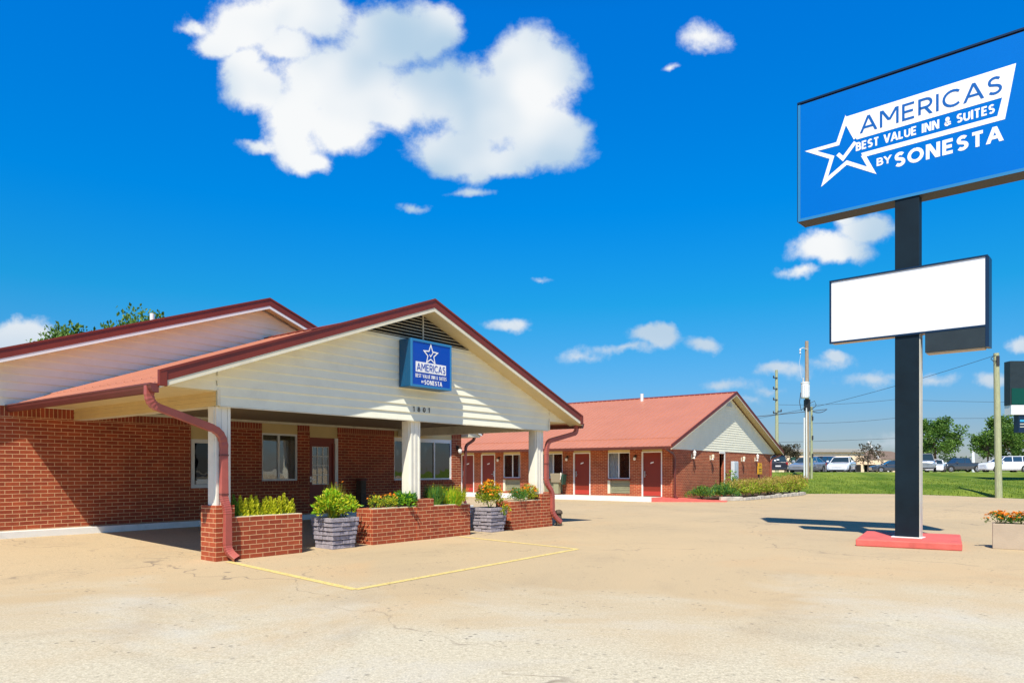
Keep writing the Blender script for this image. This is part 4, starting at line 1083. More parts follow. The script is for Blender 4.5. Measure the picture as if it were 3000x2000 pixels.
# box on a stand by the rooms
t = thing('pedestal_box', 'khaki metal box with green side on a narrow stand in front of a room window', 'utility box', W(23.75, 9.93, ZF), PHI)
m = MB(); m.hexa([(-.16, -.30, .60), (.14, -.30, .52), (.14, .24, .52), (-.16, .24, .60)]+[(-.2, -.36, 1.05), (.14, -.36, 1.05), (.14, .28, 1.05), (-.2, .28, 1.05)]); m.build('box', 'box_tan', t, bevel=.02, fixn=True)
m = MB(); m.box(-.1, .1, -.16, .14, .04, .58); m.build('stand', 'ac_khaki', t)
m = MB(); m.box(-.14, .14, -.2, .18, 0, .04); m.build('foot', 'gutter_red', t)
m = MB(); m.tube([(-.21, -.38, 1.08), (-.26, -.42, .95), (-.24, -.37, .75)], .02, 6); m.build('handle', 'lamp_glass', t)
m = MB(); m.hexa([(-.12, -.42, .50), (.14, -.42, .50), (.14, -.365, .50), (-.12, -.365, .50)]+[(-.16, -.50, 1.0), (.14, -.50, 1.0), (.14, -.365, 1.0), (-.16, -.365, 1.0)]); m.build('side_flap', 'green_dark', t, fixn=True)

# ------------------------------------------------------------------ wall lamps
def jar_lamp(label, wall, a, z, group):
    ax, pos = wall
    loc = W(pos, a, z) if ax == 'U' else W(a, pos, z)
    t = thing('wall_lamp', label, 'lamp', loc, PHI + (-PI/2 if ax == 'U' else 0), group)
    m = MB(); m.box(-.05, .05, -.025, 0, .0, .14); m.tube([(0, -.02, .09), (0, -.09, .11), (0, -.12, .07)], .014, 6); m.build('bracket', 'bronze', t)
    m = MB(); m.lathe([(.055, .03), (.065, .05), (.04, .085), (.012, .10)], 12, 0, -.12); m.build('cap', 'bronze', t)
    m = MB(); m.lathe([(.028, -.12), (.058, -.09), (.062, -.02), (.045, .029)], 12, 0, -.12); m.build('lamp_glass', 'lamp_glass', t, smooth=True)
    return t
G = 'jar lamps on the brick piers of the room wing'
jar_lamp('jar lamp on the brick pier between the nearest red door and window', wallU, 5.74, 1.98, G)
jar_lamp('jar lamp on the brick pier left of the second nearest red door', wallU, 9.52, 1.98, G)
jar_lamp('jar lamp on the brick pier right of the two farthest red doors', wallU, 13.90, 1.98, G)
jar_lamp('white wall lamp on the sunlit corner pier of the office', wallV, 11.2, 2.05, None)
def carriage_lamp(label, a, z, big):
    t = thing('gable_lamp', label, 'lamp', W(a, VG, z+.06), PHI, 'ornate lamps on the brick gable end'); t.scale = (.78, .78, .78)
    m = MB(); m.box(-.07, .07, -.03, -.0, -.16, .14); m.build('backplate', 'trim', t, bevel=.01)
    m = MB(); m.tube([(0, -.02, -.06), (0, -.12, -.12), (-.0, -.20, -.02), (0, -.20, .05)], .02, 7)
    m.build('arm', 'trim', t)
    m = MB(); m.lathe([(.04, -.02), (.07, .03), (.10, .24), (.115, .25), (.05, .33), (.015, .36), (.015, .41)], 8, 0, -.20) if big else m.lathe([(.05, -.06), (.09, .0), (.09, .16), (.05, .2)], 8, 0, -.19)
    m.build('lantern', 'white_trim' if big else 'trim', t)
    m = MB(); m.lathe([(.02, -.17), (.065, -.14), (.07, -.09), (.03, -.03)], 10, -.12, -.22); m.build('bulb', 'lamp_glass', t, smooth=True)
carriage_lamp('largest white lantern at the left of the brick gable end', 26.15, 1.99, True)
carriage_lamp('weathered tan lantern left of the gable doorway', 28.35, 1.96, False)
carriage_lamp('small pale lantern right of the grey cabinet on the gable', 32.6, 1.93, False)
carriage_lamp('white lantern directly above the yellow sign', 34.7, 1.96, True)
# grey cabinet and yellow box by the gable
t = thing('electrical_cabinet', 'tall pale grey electrical cabinet against the brick gable end', 'cabinet', W(31.2, 3.5, 0), PHI)
m = MB(); m.box(-.30, .30, .15, .33, .3, 1.87); m.build('cabinet_body', 'cabinet', t, bevel=.02)
m = MB(); m.box(-.27, -.01, .135, .149, .36, 1.82); m.build('door', 'cabinet', t); m = MB(); m.box(.01, .27, .135, .149, .36, 1.82); m.build('door', 'cabinet', t)
m = MB(); m.box(-.30, .30, .15, .33, 0, .299); m.build('plinth', 'concrete_walk', t)
t = thing('yellow_sign', 'yellow two-part sign on a dark post in front of the brick gable', 'sign', W(34.2, 3.45, 0), PHI)
m = MB(); m.box(-.33, .33, -.02, .02, 1.18, 1.62); m.box(-.25, .3, -.02, .02, 1.63, 1.80); m.build('panel', 'yellow_plastic', t, bevel=.01)
m = MB(); m.box(-.2, .2, -.026, -.021, 1.44, 1.48); m.box(-.16, .22, -.026, -.021, 1.34, 1.37); m.box(-.1, .1, -.026, -.021, 1.69, 1.72); m.build('marks', 'bronze', t)
m = MB(); m.box(-.04, .04, .021, .08, 0, 1.7); m.build('post', 'dark_panel', t)

# ------------------------------------------------------------------ shrub bed
m = MB(); pts = [(24.6, 3.72), (25.6, 2.9), (27.0, 1.8), (29.8, 1.85), (34.8, 1.75), (37.6, 2.1), (38.6, 2.9), (38.4, 3.86), (24.6, 3.86)]
i0 = len(m.v); m.poly([(a, b, .10) for a, b in pts])
place(struct('shrub_bed', m, 'soil'))
rnd = random.Random(77)
edge = [(26.0, 2.45), (27.0, 1.72), (28.4, 1.72), (29.8, 1.76), (32.3, 1.70), (34.8, 1.66), (37.2, 1.9), (38.5, 2.6)]
k = 0
for (a, b), (c, d) in zip(edge, edge[1:]):
    L = math.hypot(c-a, d-b); n = max(1, int(L/.62))
    for i in range(n):
        t0, t1 = i/n, (i+1)/n; g = .012
        P0 = (a+(c-a)*t0, b+(d-b)*t0); P1 = (a+(c-a)*t1, b+(d-b)*t1)
        m = MB(); h = rnd.uniform(.13, .20); ang = math.atan2(P1[1]-P0[1], P1[0]-P0[0]); LL = L/n-g*2
        m.hexa([(0, -.09, 0), (LL, -.1, 0), (LL, .09, 0), (0, .1, 0)]+[(.02, -.07, h), (LL-.03, -.08+rnd.uniform(-.01, .01), h+rnd.uniform(-.015, .015)), (LL-.02, .08, h), (.01, .08, h)])
        o = m.build('edging_stone', 'stone_edge', None, bevel=.02); o.location = W(*P0, 0); o.rotation_euler = (0, 0, PHI+ang+rnd.uniform(-.05, .05)); k += 1
        where = 'nearest the red ramp' if k == 1 else None
        tag(o, 'rough tan edging stone along the front of the shrub bed', 'stone', 'edging stones of the shrub bed')
names = ['dark green low shrub at the left end of the bed, beside the red ramp', 'green broad-leaved shrub second from the left in the bed', 'yellow-green shrub third from the left in the bed', 'yellow-green shrub fourth from the left in the bed', 'shrub under the gable doorway with rusty shoot tips', 'shrub left of the grey cabinet with rusty shoot tips', 'shrub directly in front of the grey cabinet', 'shrub just right of the grey cabinet', 'tall rusty-tipped shrub between the cabinet and the yellow sign', 'rusty-tipped shrub left of the yellow sign', 'shrub directly in front of the yellow sign', 'shrub third from the right end of the bed', 'shrub second from the right end of the bed, tallest', 'brownish shrub at the right end of the bed beside the lawn']
for i, lab in enumerate(names):
    u = 25.9+i*.90; v = 2.65 - (.2 if i > 1 else 0) + rnd.uniform(-.12, .12)
    if i == 0: u, v = 25.45, 3.1
    h = [.5, .62, .66, .68, .68, .72, .7, .7, .78, .78, .78, .8, .86, .8][i]
    t = thing('shrub', lab, 'shrub', W(u, v, .1), 0, 'row of shrubs in the bed at the gable end'); rr = random.Random(200+i)
    m = MB()
    ms = ('leaf_mid', 'leaf_deep') if i < 2 else ('leaf_shrub', 'leaf_rust')
    foliage(m, (0, 0, h*.42), (.66, .62, h*.60), 1100, .11, .9, shell=.2, rnd=rr, ms=(0, 0, 0, 0, 1) if i > 1 else (0, 1), asp=.45)
    for _ in range(60 if i > 1 else 10):
        a = rr.uniform(0, 2*PI); q = math.sqrt(rr.random())*.5; x, y = math.cos(a)*q, math.sin(a)*q
        H = h*rr.uniform(.9, 1.22); 
        for kk in range(4): m.leaf((x, y, H-.06*kk), (rr.gauss(0, .5), rr.gauss(0, .5), 1.2), .10, 1 if i > 1 else 0, .4)
    m.build('foliage', list(ms), t)
    m = MB()
    for _ in range(6):
        a = rr.uniform(0, 2*PI); m.tube([(0, 0, 0), (math.cos(a)*.15, math.sin(a)*.15, h*.4), (math.cos(a)*.3, math.sin(a)*.3, h*.75)], [.018, .012, .006], 5)
    m.build('stem', 'bark', t)
marigold('green_shrub', 'rounded bright green shrub rising behind the row under the gable doorway', 'shrub', 29.6, 3.3, .1, .5, 1.15, 420, 0, ('leaf_deep', 'leaf_bright'), seed=90, ls=.13)
# ================================================================== vehicles
def vehicle(name, label, cat, loc, heading, paint, kind, group=None):
    """local x points to the nose, y to the left side"""
    t = thing(name, label, cat, loc, heading, group)
    K = {
     'sedan': dict(L=4.85, w=.92, secs=[(2.42, .32, .62, .62), (2.34, .24, .72, .80), (2.0, .22, .80, .90), (1.2, .2, .93, .92), (.7, .2, .97, .92), (-1.4, .2, 1.0, .92), (-2.0, .24, 1.04, .88), (-2.38, .3, 1.0, .78), (-2.44, .4, .9, .7)],
        gh=[(1.15, .95), (.25, 1.42), (-.95, 1.45), (-1.95, 1.02)], wheels=(1.45, -1.4), r=.33, pil=(-.25,)),
     'suv': dict(L=4.9, w=.97, secs=[(2.44, .4, .85, .66), (2.36, .3, .98, .84), (2.0, .28, 1.08, .95), (1.2, .26, 1.14, .97), (-1.9, .26, 1.16, .97), (-2.36, .32, 1.14, .9), (-2.44, .45, 1.05, .86)],
        gh=[(1.25, 1.1), (.5, 1.70), (-1.95, 1.72), (-2.36, 1.14)], wheels=(1.48, -1.45), r=.38, pil=(-.2, -1.25)),
     'pickup': dict(L=5.8, w=.99, secs=[(2.88, .5, .95, .74), (2.8, .42, 1.08, .92), (2.4, .38, 1.16, .98), (1.4, .36, 1.22, .99), (-2.75, .42, 1.24, .97), (-2.88, .5, 1.18, .92)],
        gh=[(1.35, 1.2), (.65, 1.86), (-.85, 1.88), (-1.05, 1.24)], wheels=(1.85, -1.75), r=.42, pil=(-.15,)),
    }[kind]
    m = MB(); rings = []
    for x, zb, zt, w in K['secs']:
        i = len(m.v); rings.append(i); h = zt-zb
        for y, z in ((-w*.86, zb), (-w*.985, zb+h*.18), (-w, zb+h*.5), (-w*.975, zb+h*.82), (-w*.86, zt), (-w*.3, zt+.025), (w*.3, zt+.025), (w*.86, zt), (w*.975, zb+h*.82), (w, zb+h*.5), (w*.985, zb+h*.18), (w*.86, zb)):
            m.v.append((x, y, z))
    for a, b in zip(rings, rings[1:]):
        for j in range(12):
            m.f.append((a+j, a+(j+1) % 12, b+(j+1) % 12, b+j)); m.m.append(0)
    m.f.append(tuple(rings[0]+j for j in range(12))); m.m.append(0); m.f.append(tuple(rings[-1]+j for j in range(12))); m.m.append(0)
    w = K['w']; g = K['gh']; wb, wt = w*.9, w*.70
    body = m.build('body', paint, t, fixn=True, bevel=.03)
    def gx(y0, y1, ins): return [(g[0][0]-ins*1.5, y0*1, g[0][1]-.05), (g[3][0]+ins*1.5, y0, g[3][1]-.05), (g[3][0]+ins*1.5, y1, g[3][1]-.05), (g[0][0]-ins*1.5, y1, g[0][1]-.05)]
    m = MB(); m.hexa([(g[0][0]-.04, -wb+.02, g[0][1]-.08), (g[3][0]+.04, -wb+.02, g[3][1]-.08), (g[3][0]+.04, wb-.02, g[3][1]-.08), (g[0][0]-.04, wb-.02, g[0][1]-.08)] + [(g[1][0]-.03, -wt+.015, g[1][1]-.02), (g[2][0]+.03, -wt+.015, g[2][1]-.02), (g[2][0]+.03, wt-.015, g[2][1]-.02), (g[1][0]-.03, wt-.015, g[1][1]-.02)])
    m.build('windows', 'car_glass', t, fixn=True)
    m = MB(); m.hexa([(g[1][0]+.04, -wt-.01, g[1][1]-.03), (g[2][0]-.06, -wt-.01, g[2][1]-.03), (g[2][0]-.06, wt+.01, g[2][1]-.03), (g[1][0]+.04, wt+.01, g[1][1]-.03)] + [(g[1][0]-.1, -wt+.12, g[1][1]+.03), (g[2][0]+.1, -wt+.12, g[2][1]+.03), (g[2][0]+.1, wt-.12, g[2][1]+.03), (g[1][0]-.1, wt-.12, g[1][1]+.03)])
    def pillar(x0, z0, x1, z1, th=.05):
        for s in (-1, 1):
            m.hexa([(x0-th, s*(wb-.0), z0), (x0+th, s*(wb-.0), z0), (x0+th, s*(wb-.05), z0), (x0-th, s*(wb-.05), z0)]+[(x1-th, s*(wt+.01), z1), (x1+th, s*(wt+.01), z1), (x1+th, s*(wt-.04), z1), (x1-th, s*(wt-.04), z1)])
    pillar(g[0][0]-.02, g[0][1]-.08, g[1][0], g[1][1]-.02, .035); pillar(g[3][0]+.04, g[3][1]-.08, g[2][0], g[2][1]-.02, .08)
    for p in K['pil']: pillar(p, g[0][1]-.05, p-.05, g[1][1]-.01, .035)
    m.build('roof', paint, t, fixn=True)
    if kind == 'pickup':
        m = MB(); m.box(-2.78, -1.12, -.86, .86, 1.245, 1.262); m.build('bed', 'black', t)
    for wx in K['wheels']:
        for s in (-1, 1):
            r = K['r']; m = MB(); n = 20; y0 = s*(w-.20); y1 = s*(w+.012)
            prof = [(r*.6, y0), (r, y0), (r, y1-s*.03), (r*.93, y1), (r*.68, y1), (r*.64, y1-s*.03)]
            V = [[(wx+a*math.cos(2*PI*j/n), b, r+a*math.sin(2*PI*j/n)) for j in range(n)] for a, b in prof]
            for q in range(len(prof)-1):
                for j in range(n): m.poly([V[q][j], V[q][(j+1) % n], V[q+1][(j+1) % n], V[q+1][j]])
            wl = m.build('wheel', 'tyre', t, fixn=True)
            m = MB(); yc = y1-s*.02
            for q in range(10):
                a = 2*PI*q/10; ca, sa = math.cos(a), math.sin(a); ww = .035
                m.poly([(wx-sa*ww, yc, r+ca*ww), (wx+sa*ww, yc, r-ca*ww), (wx+ca*r*.68+sa*ww, yc, r+sa*r*.68-ca*ww), (wx+ca*r*.68-sa*ww, yc, r+sa*r*.68+ca*ww)])
            V1 = [(wx+r*.68*math.cos(2*PI*j/n), yc-s*.03, r+r*.68*math.sin(2*PI*j/n)) for j in range(n)]
            V0 = [(wx+r*.60*math.cos(2*PI*j/n), yc, r+r*.60*math.sin(2*PI*j/n)) for j in range(n)]
            for j in range(n): m.poly([V0[j], V0[(j+1) % n], V1[(j+1) % n], V1[j]])
            m.build('rim', 'rim', wl)
            m = MB(); ra = r*1.16   # dark wheel arch lip
            for j in range(14):
                a0, a1 = PI*j/14-.12, PI*(j+1)/14+.0
                m.poly([(wx+q*math.cos(a), s*(w+.004), r+q*math.sin(a)) for q, a in ((r*.98, a0), (ra, a0), (ra, a1), (r*.98, a1))])
            m.build('wheel_arch', 'black', t)
    x0, zb, zt, ww = K['secs'][1]; h = zt-zb
    for s in (-1, 1):
        m = MB(); m.hexa([(x0-.02, s*ww*.55, zb+h*.58), (x0-.42, s*(ww+.10), zb+h*.66), (x0-.42, s*(ww+.03), zb+h*.66), (x0-.05, s*ww*.5, zb+h*.58)]+[(x0-.02, s*ww*.6, zb+h*.82), (x0-.48, s*(ww+.09), zb+h*.92), (x0-.48, s*(ww+.02), zb+h*.92), (x0-.07, s*ww*.5, zb+h*.82)])
        m.build('headlight', 'lamp_clear', t, fixn=True)
        xr = K['secs'][-2][0]; zr_ = K['secs'][-2][2]; wr = K['secs'][-2][3]
        m = MB(); m.box(xr-.08, xr+.12, s*(wr-.18), s*(wr+.035), zr_-.32, zr_-.06); m.build('tail_light', 'tail_red', t)
        m = MB(); m.box(g[0][0]-.35, g[0][0]-.22, s*(w-.02), s*(w+.17), g[0][1]+.02, g[0][1]+.16); m.build('mirror', paint, t, bevel=.02)
    m = MB(); m.box(x0-.02, x0+.07, -ww*.5, ww*.5, zb+h*.42, zb+h*.80); gr = m.build('grille', 'black', t, bevel=.02)
    m = MB()
    for k in range(4): m.box(x0+.071, x0+.08, -ww*.48, ww*.48, zb+h*(.46+.08*k), zb+h*(.48+.08*k))
    m.build('bars', 'chrome', gr)
    m = MB(); m.box(x0-.02, x0+.06, -ww*.72, ww*.72, zb+h*.06, zb+h*.24); m.build('bumper_vent', 'black', t, bevel=.02)
    xe = K['secs'][-1][0]
    m = MB(); m.box(xe-.02, xe, -.26, .26, .62, .76); m.build('plate', 'plate', t)
    m = MB(); m.box(xe-.03, xe+.02, -w*.8, w*.8, .36, .5); m.build('rear_bumper', paint if kind != 'pickup' else 'chrome', t, bevel=.02)
    return t
ZR = 1.146
def px(x, y, D): return ((x-1500)/2120*D, D)
def car_at(label, cat, xpix, D, hd, paint, kind, name='parked_car', z=ZR, group=None):
    return vehicle(name, label, cat, ((xpix-1500)/2120*D, D, z), hd, paint, kind, group)
R_ = math.radians
car_at('white sedan facing the camera on the rise, right of the utility poles', 'car', 2466, 64, R_(236), 'paint_white', 'sedan')
car_at('silver sedan half hidden behind the utility pole', 'car', 2366, 66, R_(226), 'paint_silver', 'sedan')
car_at('dark sport utility vehicle behind the utility poles', 'car', 2402, 76, R_(215), 'paint_dark', 'suv')
sv = car_at('dark blue sport utility vehicle seen from behind at the end of the room wing', 'car', 2282, 76, R_(68), 'paint_navy', 'suv')
m = MB()
for (a, b, c, d) in ((-.1, .14, 1.30, 1.38), (.2, .38, 1.22, 1.32)):
    m.hexa([(-2.39, a, c), (-2.39, b, c), (-2.36, b, c), (-2.36, a, c)]+[(-2.33, a, d), (-2.33, b, d), (-2.30, b, d), (-2.30, a, d)])
m.build('sticker', 'sign_white', sv, fixn=True)
car_at('dark car parked under the awning of the beige shop building', 'car', 2612, 88, R_(170), 'paint_dark', 'sedan')
car_at('large pale silver pickup truck facing the camera right of the sign pole', 'pickup', 2708, 71, R_(240), 'paint_silver', 'pickup', 'pickup_truck')
car_at('light silver sedan partly hidden behind the pale pickup truck', 'car', 2741, 80, R_(236), 'paint_white', 'sedan')
car_at('dark grey pickup truck seen from the side between the two green trees', 'pickup', 2812, 97, R_(183), 'paint_dark', 'pickup', 'pickup_truck')
car_at('white sport utility vehicle seen from the side at the right edge', 'car', 2945, 76, R_(181), 'paint_white', 'suv')
car_at('dark sedan between the silver sedan and the white sedan', 'car', 2432, 90, R_(200), 'paint_navy', 'sedan')

# ================================================================== poles and wires
def wire(name, label, pts, r=.018, sag=0.):
    m = MB()
    P = []
    for a, b in zip(pts, pts[1:]):
        for i in range(13):
            t = i/12; q = Vector(a).lerp(Vector(b), t); q.z -= sag*4*t*(1-t); P.append(q)
    m.tube(P, r, 4, cap=False); tag(m.build(name, 'wire'), label, 'cable')
x, y = 21.2, 52.; zb = bank_z(x, y)-.1
p1 = thing('utility_pole', 'tall wooden utility pole with a white transformer can', 'utility pole', (x, y, zb))
m = MB(); m.tube([(0, 0, 0), (.01, 0, 5), (-.02, 0, 10.0)], [.17, .15, .12], 12); m.build('pole', 'wood_pole', p1)
m = MB(); m.lathe([(.02, 5.85+.0), (.27, 5.88), (.29, 5.95), (.29, 6.9), (.31, 6.92), (.31, 7.0), (.08, 7.06)], 16, -.24, -.26)
tr = m.build('transformer', 'vinyl_white', p1)
m = MB()
for a in range(5):
    q = -2.6+a*.5; m.box(-.24+.285*math.cos(q)-.012, -.24+.285*math.cos(q)+.012, -.26+.29*math.sin(q)-.03, -.26+.29*math.sin(q), 6.0, 6.8)
m.build('cooling_fins', 'cabinet', tr)
m = MB(); m.lathe([(.035, 7.04), (.05, 7.1), (.03, 7.18), (.045, 7.24), (.02, 7.34)], 8, -.38, -.26); m.build('bushing', 'pale_post', tr)
m = MB(); m.tube([(-.25, -.14, 0), (-.25, -.14, 4.5)], .06, 8); m.tube([(-.1, -.2, 0), (-.12, -.18, 5.2)], .05, 8); m.build('conduit', 'pvc_white', p1)
m = MB(); m.box(-.2, .16, -.2, .1, 5.0, 5.8); m.build('bracket', 'black', p1)
m = MB(); m.tube([(0, -.1, 9.35), (-.35, -.15, 9.5), (-.55, -.15, 9.4)], .03, 6); m.lathe([(.03, 9.05), (.07, 9.1), (.04, 9.2), (.07, 9.3), (.03, 9.45)], 8, -.55, -.15); m.tube([(-.5, -.15, 9.1), (-.62, -.18, 8.4), (-.5, -.26, 7.3)], .012, 5); m.build('insulator', 'cabinet', p1)
m = MB(); m.tube([(-.55, -.26, 6.3), (-.62, -.2, 5.6), (-.5, -.2, 5.0), (-.2, -.1, 5.3)], .025, 5); m.tube([(.1, -.1, 5.5), (.5, -.1, 5.7), (.62, -.1, 5.4), (.35, -.1, 5.1)], .022, 5); m.build('cable_loop', 'wire', p1)
x2, y2 = 21.65, 52.3; zb2 = bank_z(x2, y2)-.1
p2 = thing('steel_post', 'slender pale post standing close beside the transformer pole', 'post', (x2, y2, zb2))
m = MB(); m.tube([(0, 0, 0), (0, 0, 5.3)], [.09, .075], 10); m.build('shaft', 'wood_green', p2)
m = MB()
for z in (1.6, 2.9, 4.3): m.box(-.02, .09, -.11, -.05, z, z+.3)
m.build('clamp', 'wire', p2)
x3, y3 = (2276-1500)/2120*86, 86.
p3 = thing('utility_pole', 'greenish wooden pole rising behind the roof of the room wing', 'utility pole', (x3, y3, 1.1))
m = MB(); m.tube([(0, 0, 0), (0, 0, 6), (-.05, 0, 12.2)], [.22, .19, .15], 10); m.build('pole', 'wood_green', p3)
m = MB()
for z, s in ((11.2, -1), (9.9, -1), (8.6, -1), (7.2, 1), (7.0, -1)): m.box(min(0, s*.5), max(0, s*.5), -.22, -.1, z, z+.12); m.lathe([(.05, z+.12), (.09, z+.2), (.04, z+.34)], 6, s*.45, -.16)
m.build('crossarm', 'wire', p3)
x4, y4 = 24.62, 36.6
p4 = thing('utility_pole', 'plain weathered wooden pole on the lawn right of the tall sign', 'utility pole', (x4, y4, bank_z(x4, y4)-.05))
m = MB(); m.tube([(0, 0, 0), (-.06, 0, 3.6), (-.13, 0, 7.35)], [.165, .15, .125], 12); m.build('pole', 'wood_green', p4)
m = MB(); m.tube([(-.12, -.12, 7.0), (-.35, -.15, 6.9), (-.5, -.15, 7.05), (-.4, -.15, 7.15)], .02, 5); m.box(-.2, -.06, -.16, -.1, 6.7, 7.2); m.build('cable_clamp', 'wire', p4)
T1 = (21.0, 51.8, 5.9)
wire('service_cable', 'thick black cable from the transformer pole down behind the room wing roof', [T1, (x3-1.0, 70, 7.9-.6), (6, 80, 6.2)], .032, .35)
wire('overhead_cable', 'thin cable sloping from the lawn pole down behind the tall sign', [(24.4, 36.5, 7.2), (20.0, 46, 5.6), (14.5, 60, 4.7)], .011, .1)
for i, (z, z2, D, lab) in enumerate(((7.6, 8.2, 86, 'upper level overhead cable crossing behind the utility poles'), (5.2, 5.9, 86, 'middle level overhead cable crossing behind the utility poles'), (9.8, 9.6, 86, 'highest thin overhead cable behind the sign pole'))):
    wire('overhead_cable', lab, [(10 if i == 1 else x3, D, z-.6), (x3+14, D, z), (80, D, z2)], .017, .25)
# teal lantern post
t = thing('lantern_post', 'small teal lantern on a thin dark post left of the utility poles', 'lamp', ((2323-1500)/2120*72, 72, ZR))
m = MB(); m.tube([(0, 0, 0), (0, 0, .95)], .05, 8); m.build('post', 'green_dark', t)
m = MB(); m.box(-.17, .17, -.17, .17, .95, 1.55, taper=-.03); m.build('lantern', 'green_dark', t, bevel=.02)
m = MB(); m.box(-.10, .10, -.185, -.171, 1.02, 1.45); m.build('pane', 'cabinet', t)
# white post behind the grey pickup
t = thing('white_post', 'plain white upright post behind the dark grey pickup truck', 'post', ((2852-1500)/2120*110, 110, 1.1))
m = MB(); m.tube([(0, 0, 0), (-.1, 0, 3.3)], [.24, .2], 10); m.build('shaft', 'vinyl_white', t)
# leaning pale pole with splayed legs
D = 92.
def at(x_, y_): return ((x_-1500)/2120*D, D, 1.4+(1377-y_)*D/2120)
t = thing('leaning_mast', 'pale leaning mast with splayed legs in front of the beige shops', 'mast', (*px(2588, 0, D), ZR))
o0 = Vector((*px(2588, 0, D), ZR))
m = MB(); m.tube([Vector(at(2543, 1293))-o0, Vector(at(2575, 1342))-o0], .10, 6); m.build('mast', 'vinyl_white', t)
m = MB(); m.tube([Vector(at(2588, 1356))-o0, Vector(at(2581, 1380))-o0], .09, 6); m.build('leg', 'planter_tan', t)
m = MB(); m.tube([Vector(at(2588, 1356))-o0, Vector(at(2603, 1381))-o0], .09, 6); m.build('leg', 'vinyl_white', t)
m = MB(); m.tube([Vector(at(2575, 1342))-o0, Vector(at(2588, 1356))-o0], .11, 6); m.build('joint', 'planter_tan', t)

# ================================================================== beige shops
D = 112.
t = thing('shop_building', 'long low beige shop building with grey parapet across the road', 'building', (0, D, 1.13))
m = MB(); m.box(36, 54.5, 0, 16, 0, 3.05); m.box(54.6, 62.5, 1.2, 16, 0, 1.9); m.build('wall', 'beige_wall', t)
m = MB(); m.box(35.7, 54.8, -.4, 16.2, 3.051, 3.55); m.build('parapet', 'grey_parapet', t, bevel=.04)
m = MB(); m.hexa([(54.2, -.6, 1.95), (63, -.6, 1.95), (63, 9, 1.95), (54.2, 9, 1.95)]+[(54.4, 3.5, 3.6), (60.5, 3.5, 3.3), (60.5, 8, 3.3), (54.4, 8, 3.6)]); m.build('roof', 'brown_roof', t, fixn=True)
m = MB(); m.box(54.3, 63, -.5, -.2, 1.15, 1.94); m.build('awning', 'beige_wall', t)
m = MB(); m.box(43.5, 54, -.02, .1, 0, 1.15); m.box(55, 62.3, 1.15, 1.19, 0, 1.15); m.build('recess_shade', 'interior_dark', t)  # near-black sheets painted as the shade in the recess under the canopy
for cx in (56.4, 58.9, 61.4):
    m = MB(); m.box(cx-.22, cx+.22, -.48, -.1, 0, 1.149); m.build('column', 'beige_wall', t)
# dark pylon at the right edge
D = 45.
t = thing('shop_sign', 'dark green and black shop sign with a white band at the right edge', 'sign', (31.0, D, bank_z(31, D)-.1))
zb = bank_z(31, D)-.1
m = MB(); m.box(2.2, 2.7, .1, .5, 0, 4.6); m.build('post', 'dark_panel', t)
m = MB(); m.box(.0, 5.2, .02, .6, 5.45-zb, 8.2-zb); m.build('cabinet', 'dark_panel', t, bevel=.02)
m = MB(); m.box(.08, 5.1, .0, .018, 5.5-zb, 6.5-zb); m.build('green_panel', 'billboard_green', t)
m = MB(); m.box(.03, 5.2, -.03, .6, 4.86-zb, 5.449-zb); m.build('white_band', 'sign_white', t)
m = MB(); m.box(.55, 4.6, .05, .5, 3.75-zb, 4.859-zb); lp = m.build('lower_panel', 'frame_navy', t)
m = MB(); m.box(.62, 3, .04, .049, 4.42-zb, 4.55-zb); m.build('blue_bar', 'billboard_blue', lp)
m = MB(); m.box(.62, 1.6, .04, .049, 4.25-zb, 4.31-zb); m.box(.62, 2.2, .04, .049, 4.08-zb, 4.13-zb); m.build('white_bars', 'pale_post', lp)
m = MB(); m.lathe([(.07, 0), (.07, .01)], 10); 
m = MB(); m.box(.92, 1.06, -.005, -.001, 6.08-zb, 6.22-zb); m.build('white_dot', 'sign_white', t)

# ================================================================== trees
def tree(name, label, loc, H, r, rz, n, leaf, mats, seed, upright=.2, group=None, trunk=.18, cz=None, sparse=.5, cl=None):
    rnd = random.Random(seed); t = thing(name, label, 'tree', loc, 0, group)
    cz = cz or H-rz
    m = MB(); m.tube([(0, 0, -.2), (.05, 0, cz*.45), (0, .05, cz)], [trunk, trunk*.75, trunk*.4], 9)
    ends = []
    for k in range(12):
        a = 2*PI*k/12+rnd.uniform(-.3, .3); e = rnd.uniform(-.2, .9); q = rnd.uniform(.45, .85)
        p = Vector((math.cos(a)*r*q, math.sin(a)*r*q, cz+e*rz*.7)); s = Vector((0, 0, cz*rnd.uniform(.5, .95)))
        m.tube([s, s.lerp(p, .5)+Vector((0, 0, -.1*r)), p], [trunk*.35, trunk*.2, trunk*.07], 5); ends.append(p)
    m.build('trunk', 'bark', t)
    m = MB(); cls = []
    for k in range(cl or 46):
        a = rnd.uniform(0, 2*PI); e = rnd.uniform(-.6, 1)**1; q = math.sqrt(1-e*e); kk = rnd.uniform(.45, 1)
        cls.append((Vector((math.cos(a)*q*kk*r, math.sin(a)*q*kk*r, cz+e*kk*rz)), rnd.uniform(.14, .30)*r))
    for i in range(n):
        c, s = cls[i % len(cls)]
        G_ = lambda q: max(-1.5*q, min(1.5*q, rnd.gauss(0, q)))
        p = c+Vector((G_(s*.55), G_(s*.55), G_(s*(.42+upright*.5))))
        m.leaf(p, (rnd.gauss(0, 1), rnd.gauss(0, 1), rnd.gauss(upright*2, .8)), leaf*rnd.uniform(.6, 1.3), rnd.choice(range(len(mats))), .6, Vector((rnd.gauss(0, 1), rnd.gauss(0, 1), rnd.gauss(0, 1))))
    m.build('crown', list(mats), t)
    return t
def px3(x_, D, z=0): return ((x_-1500)/2120*D, D, z)
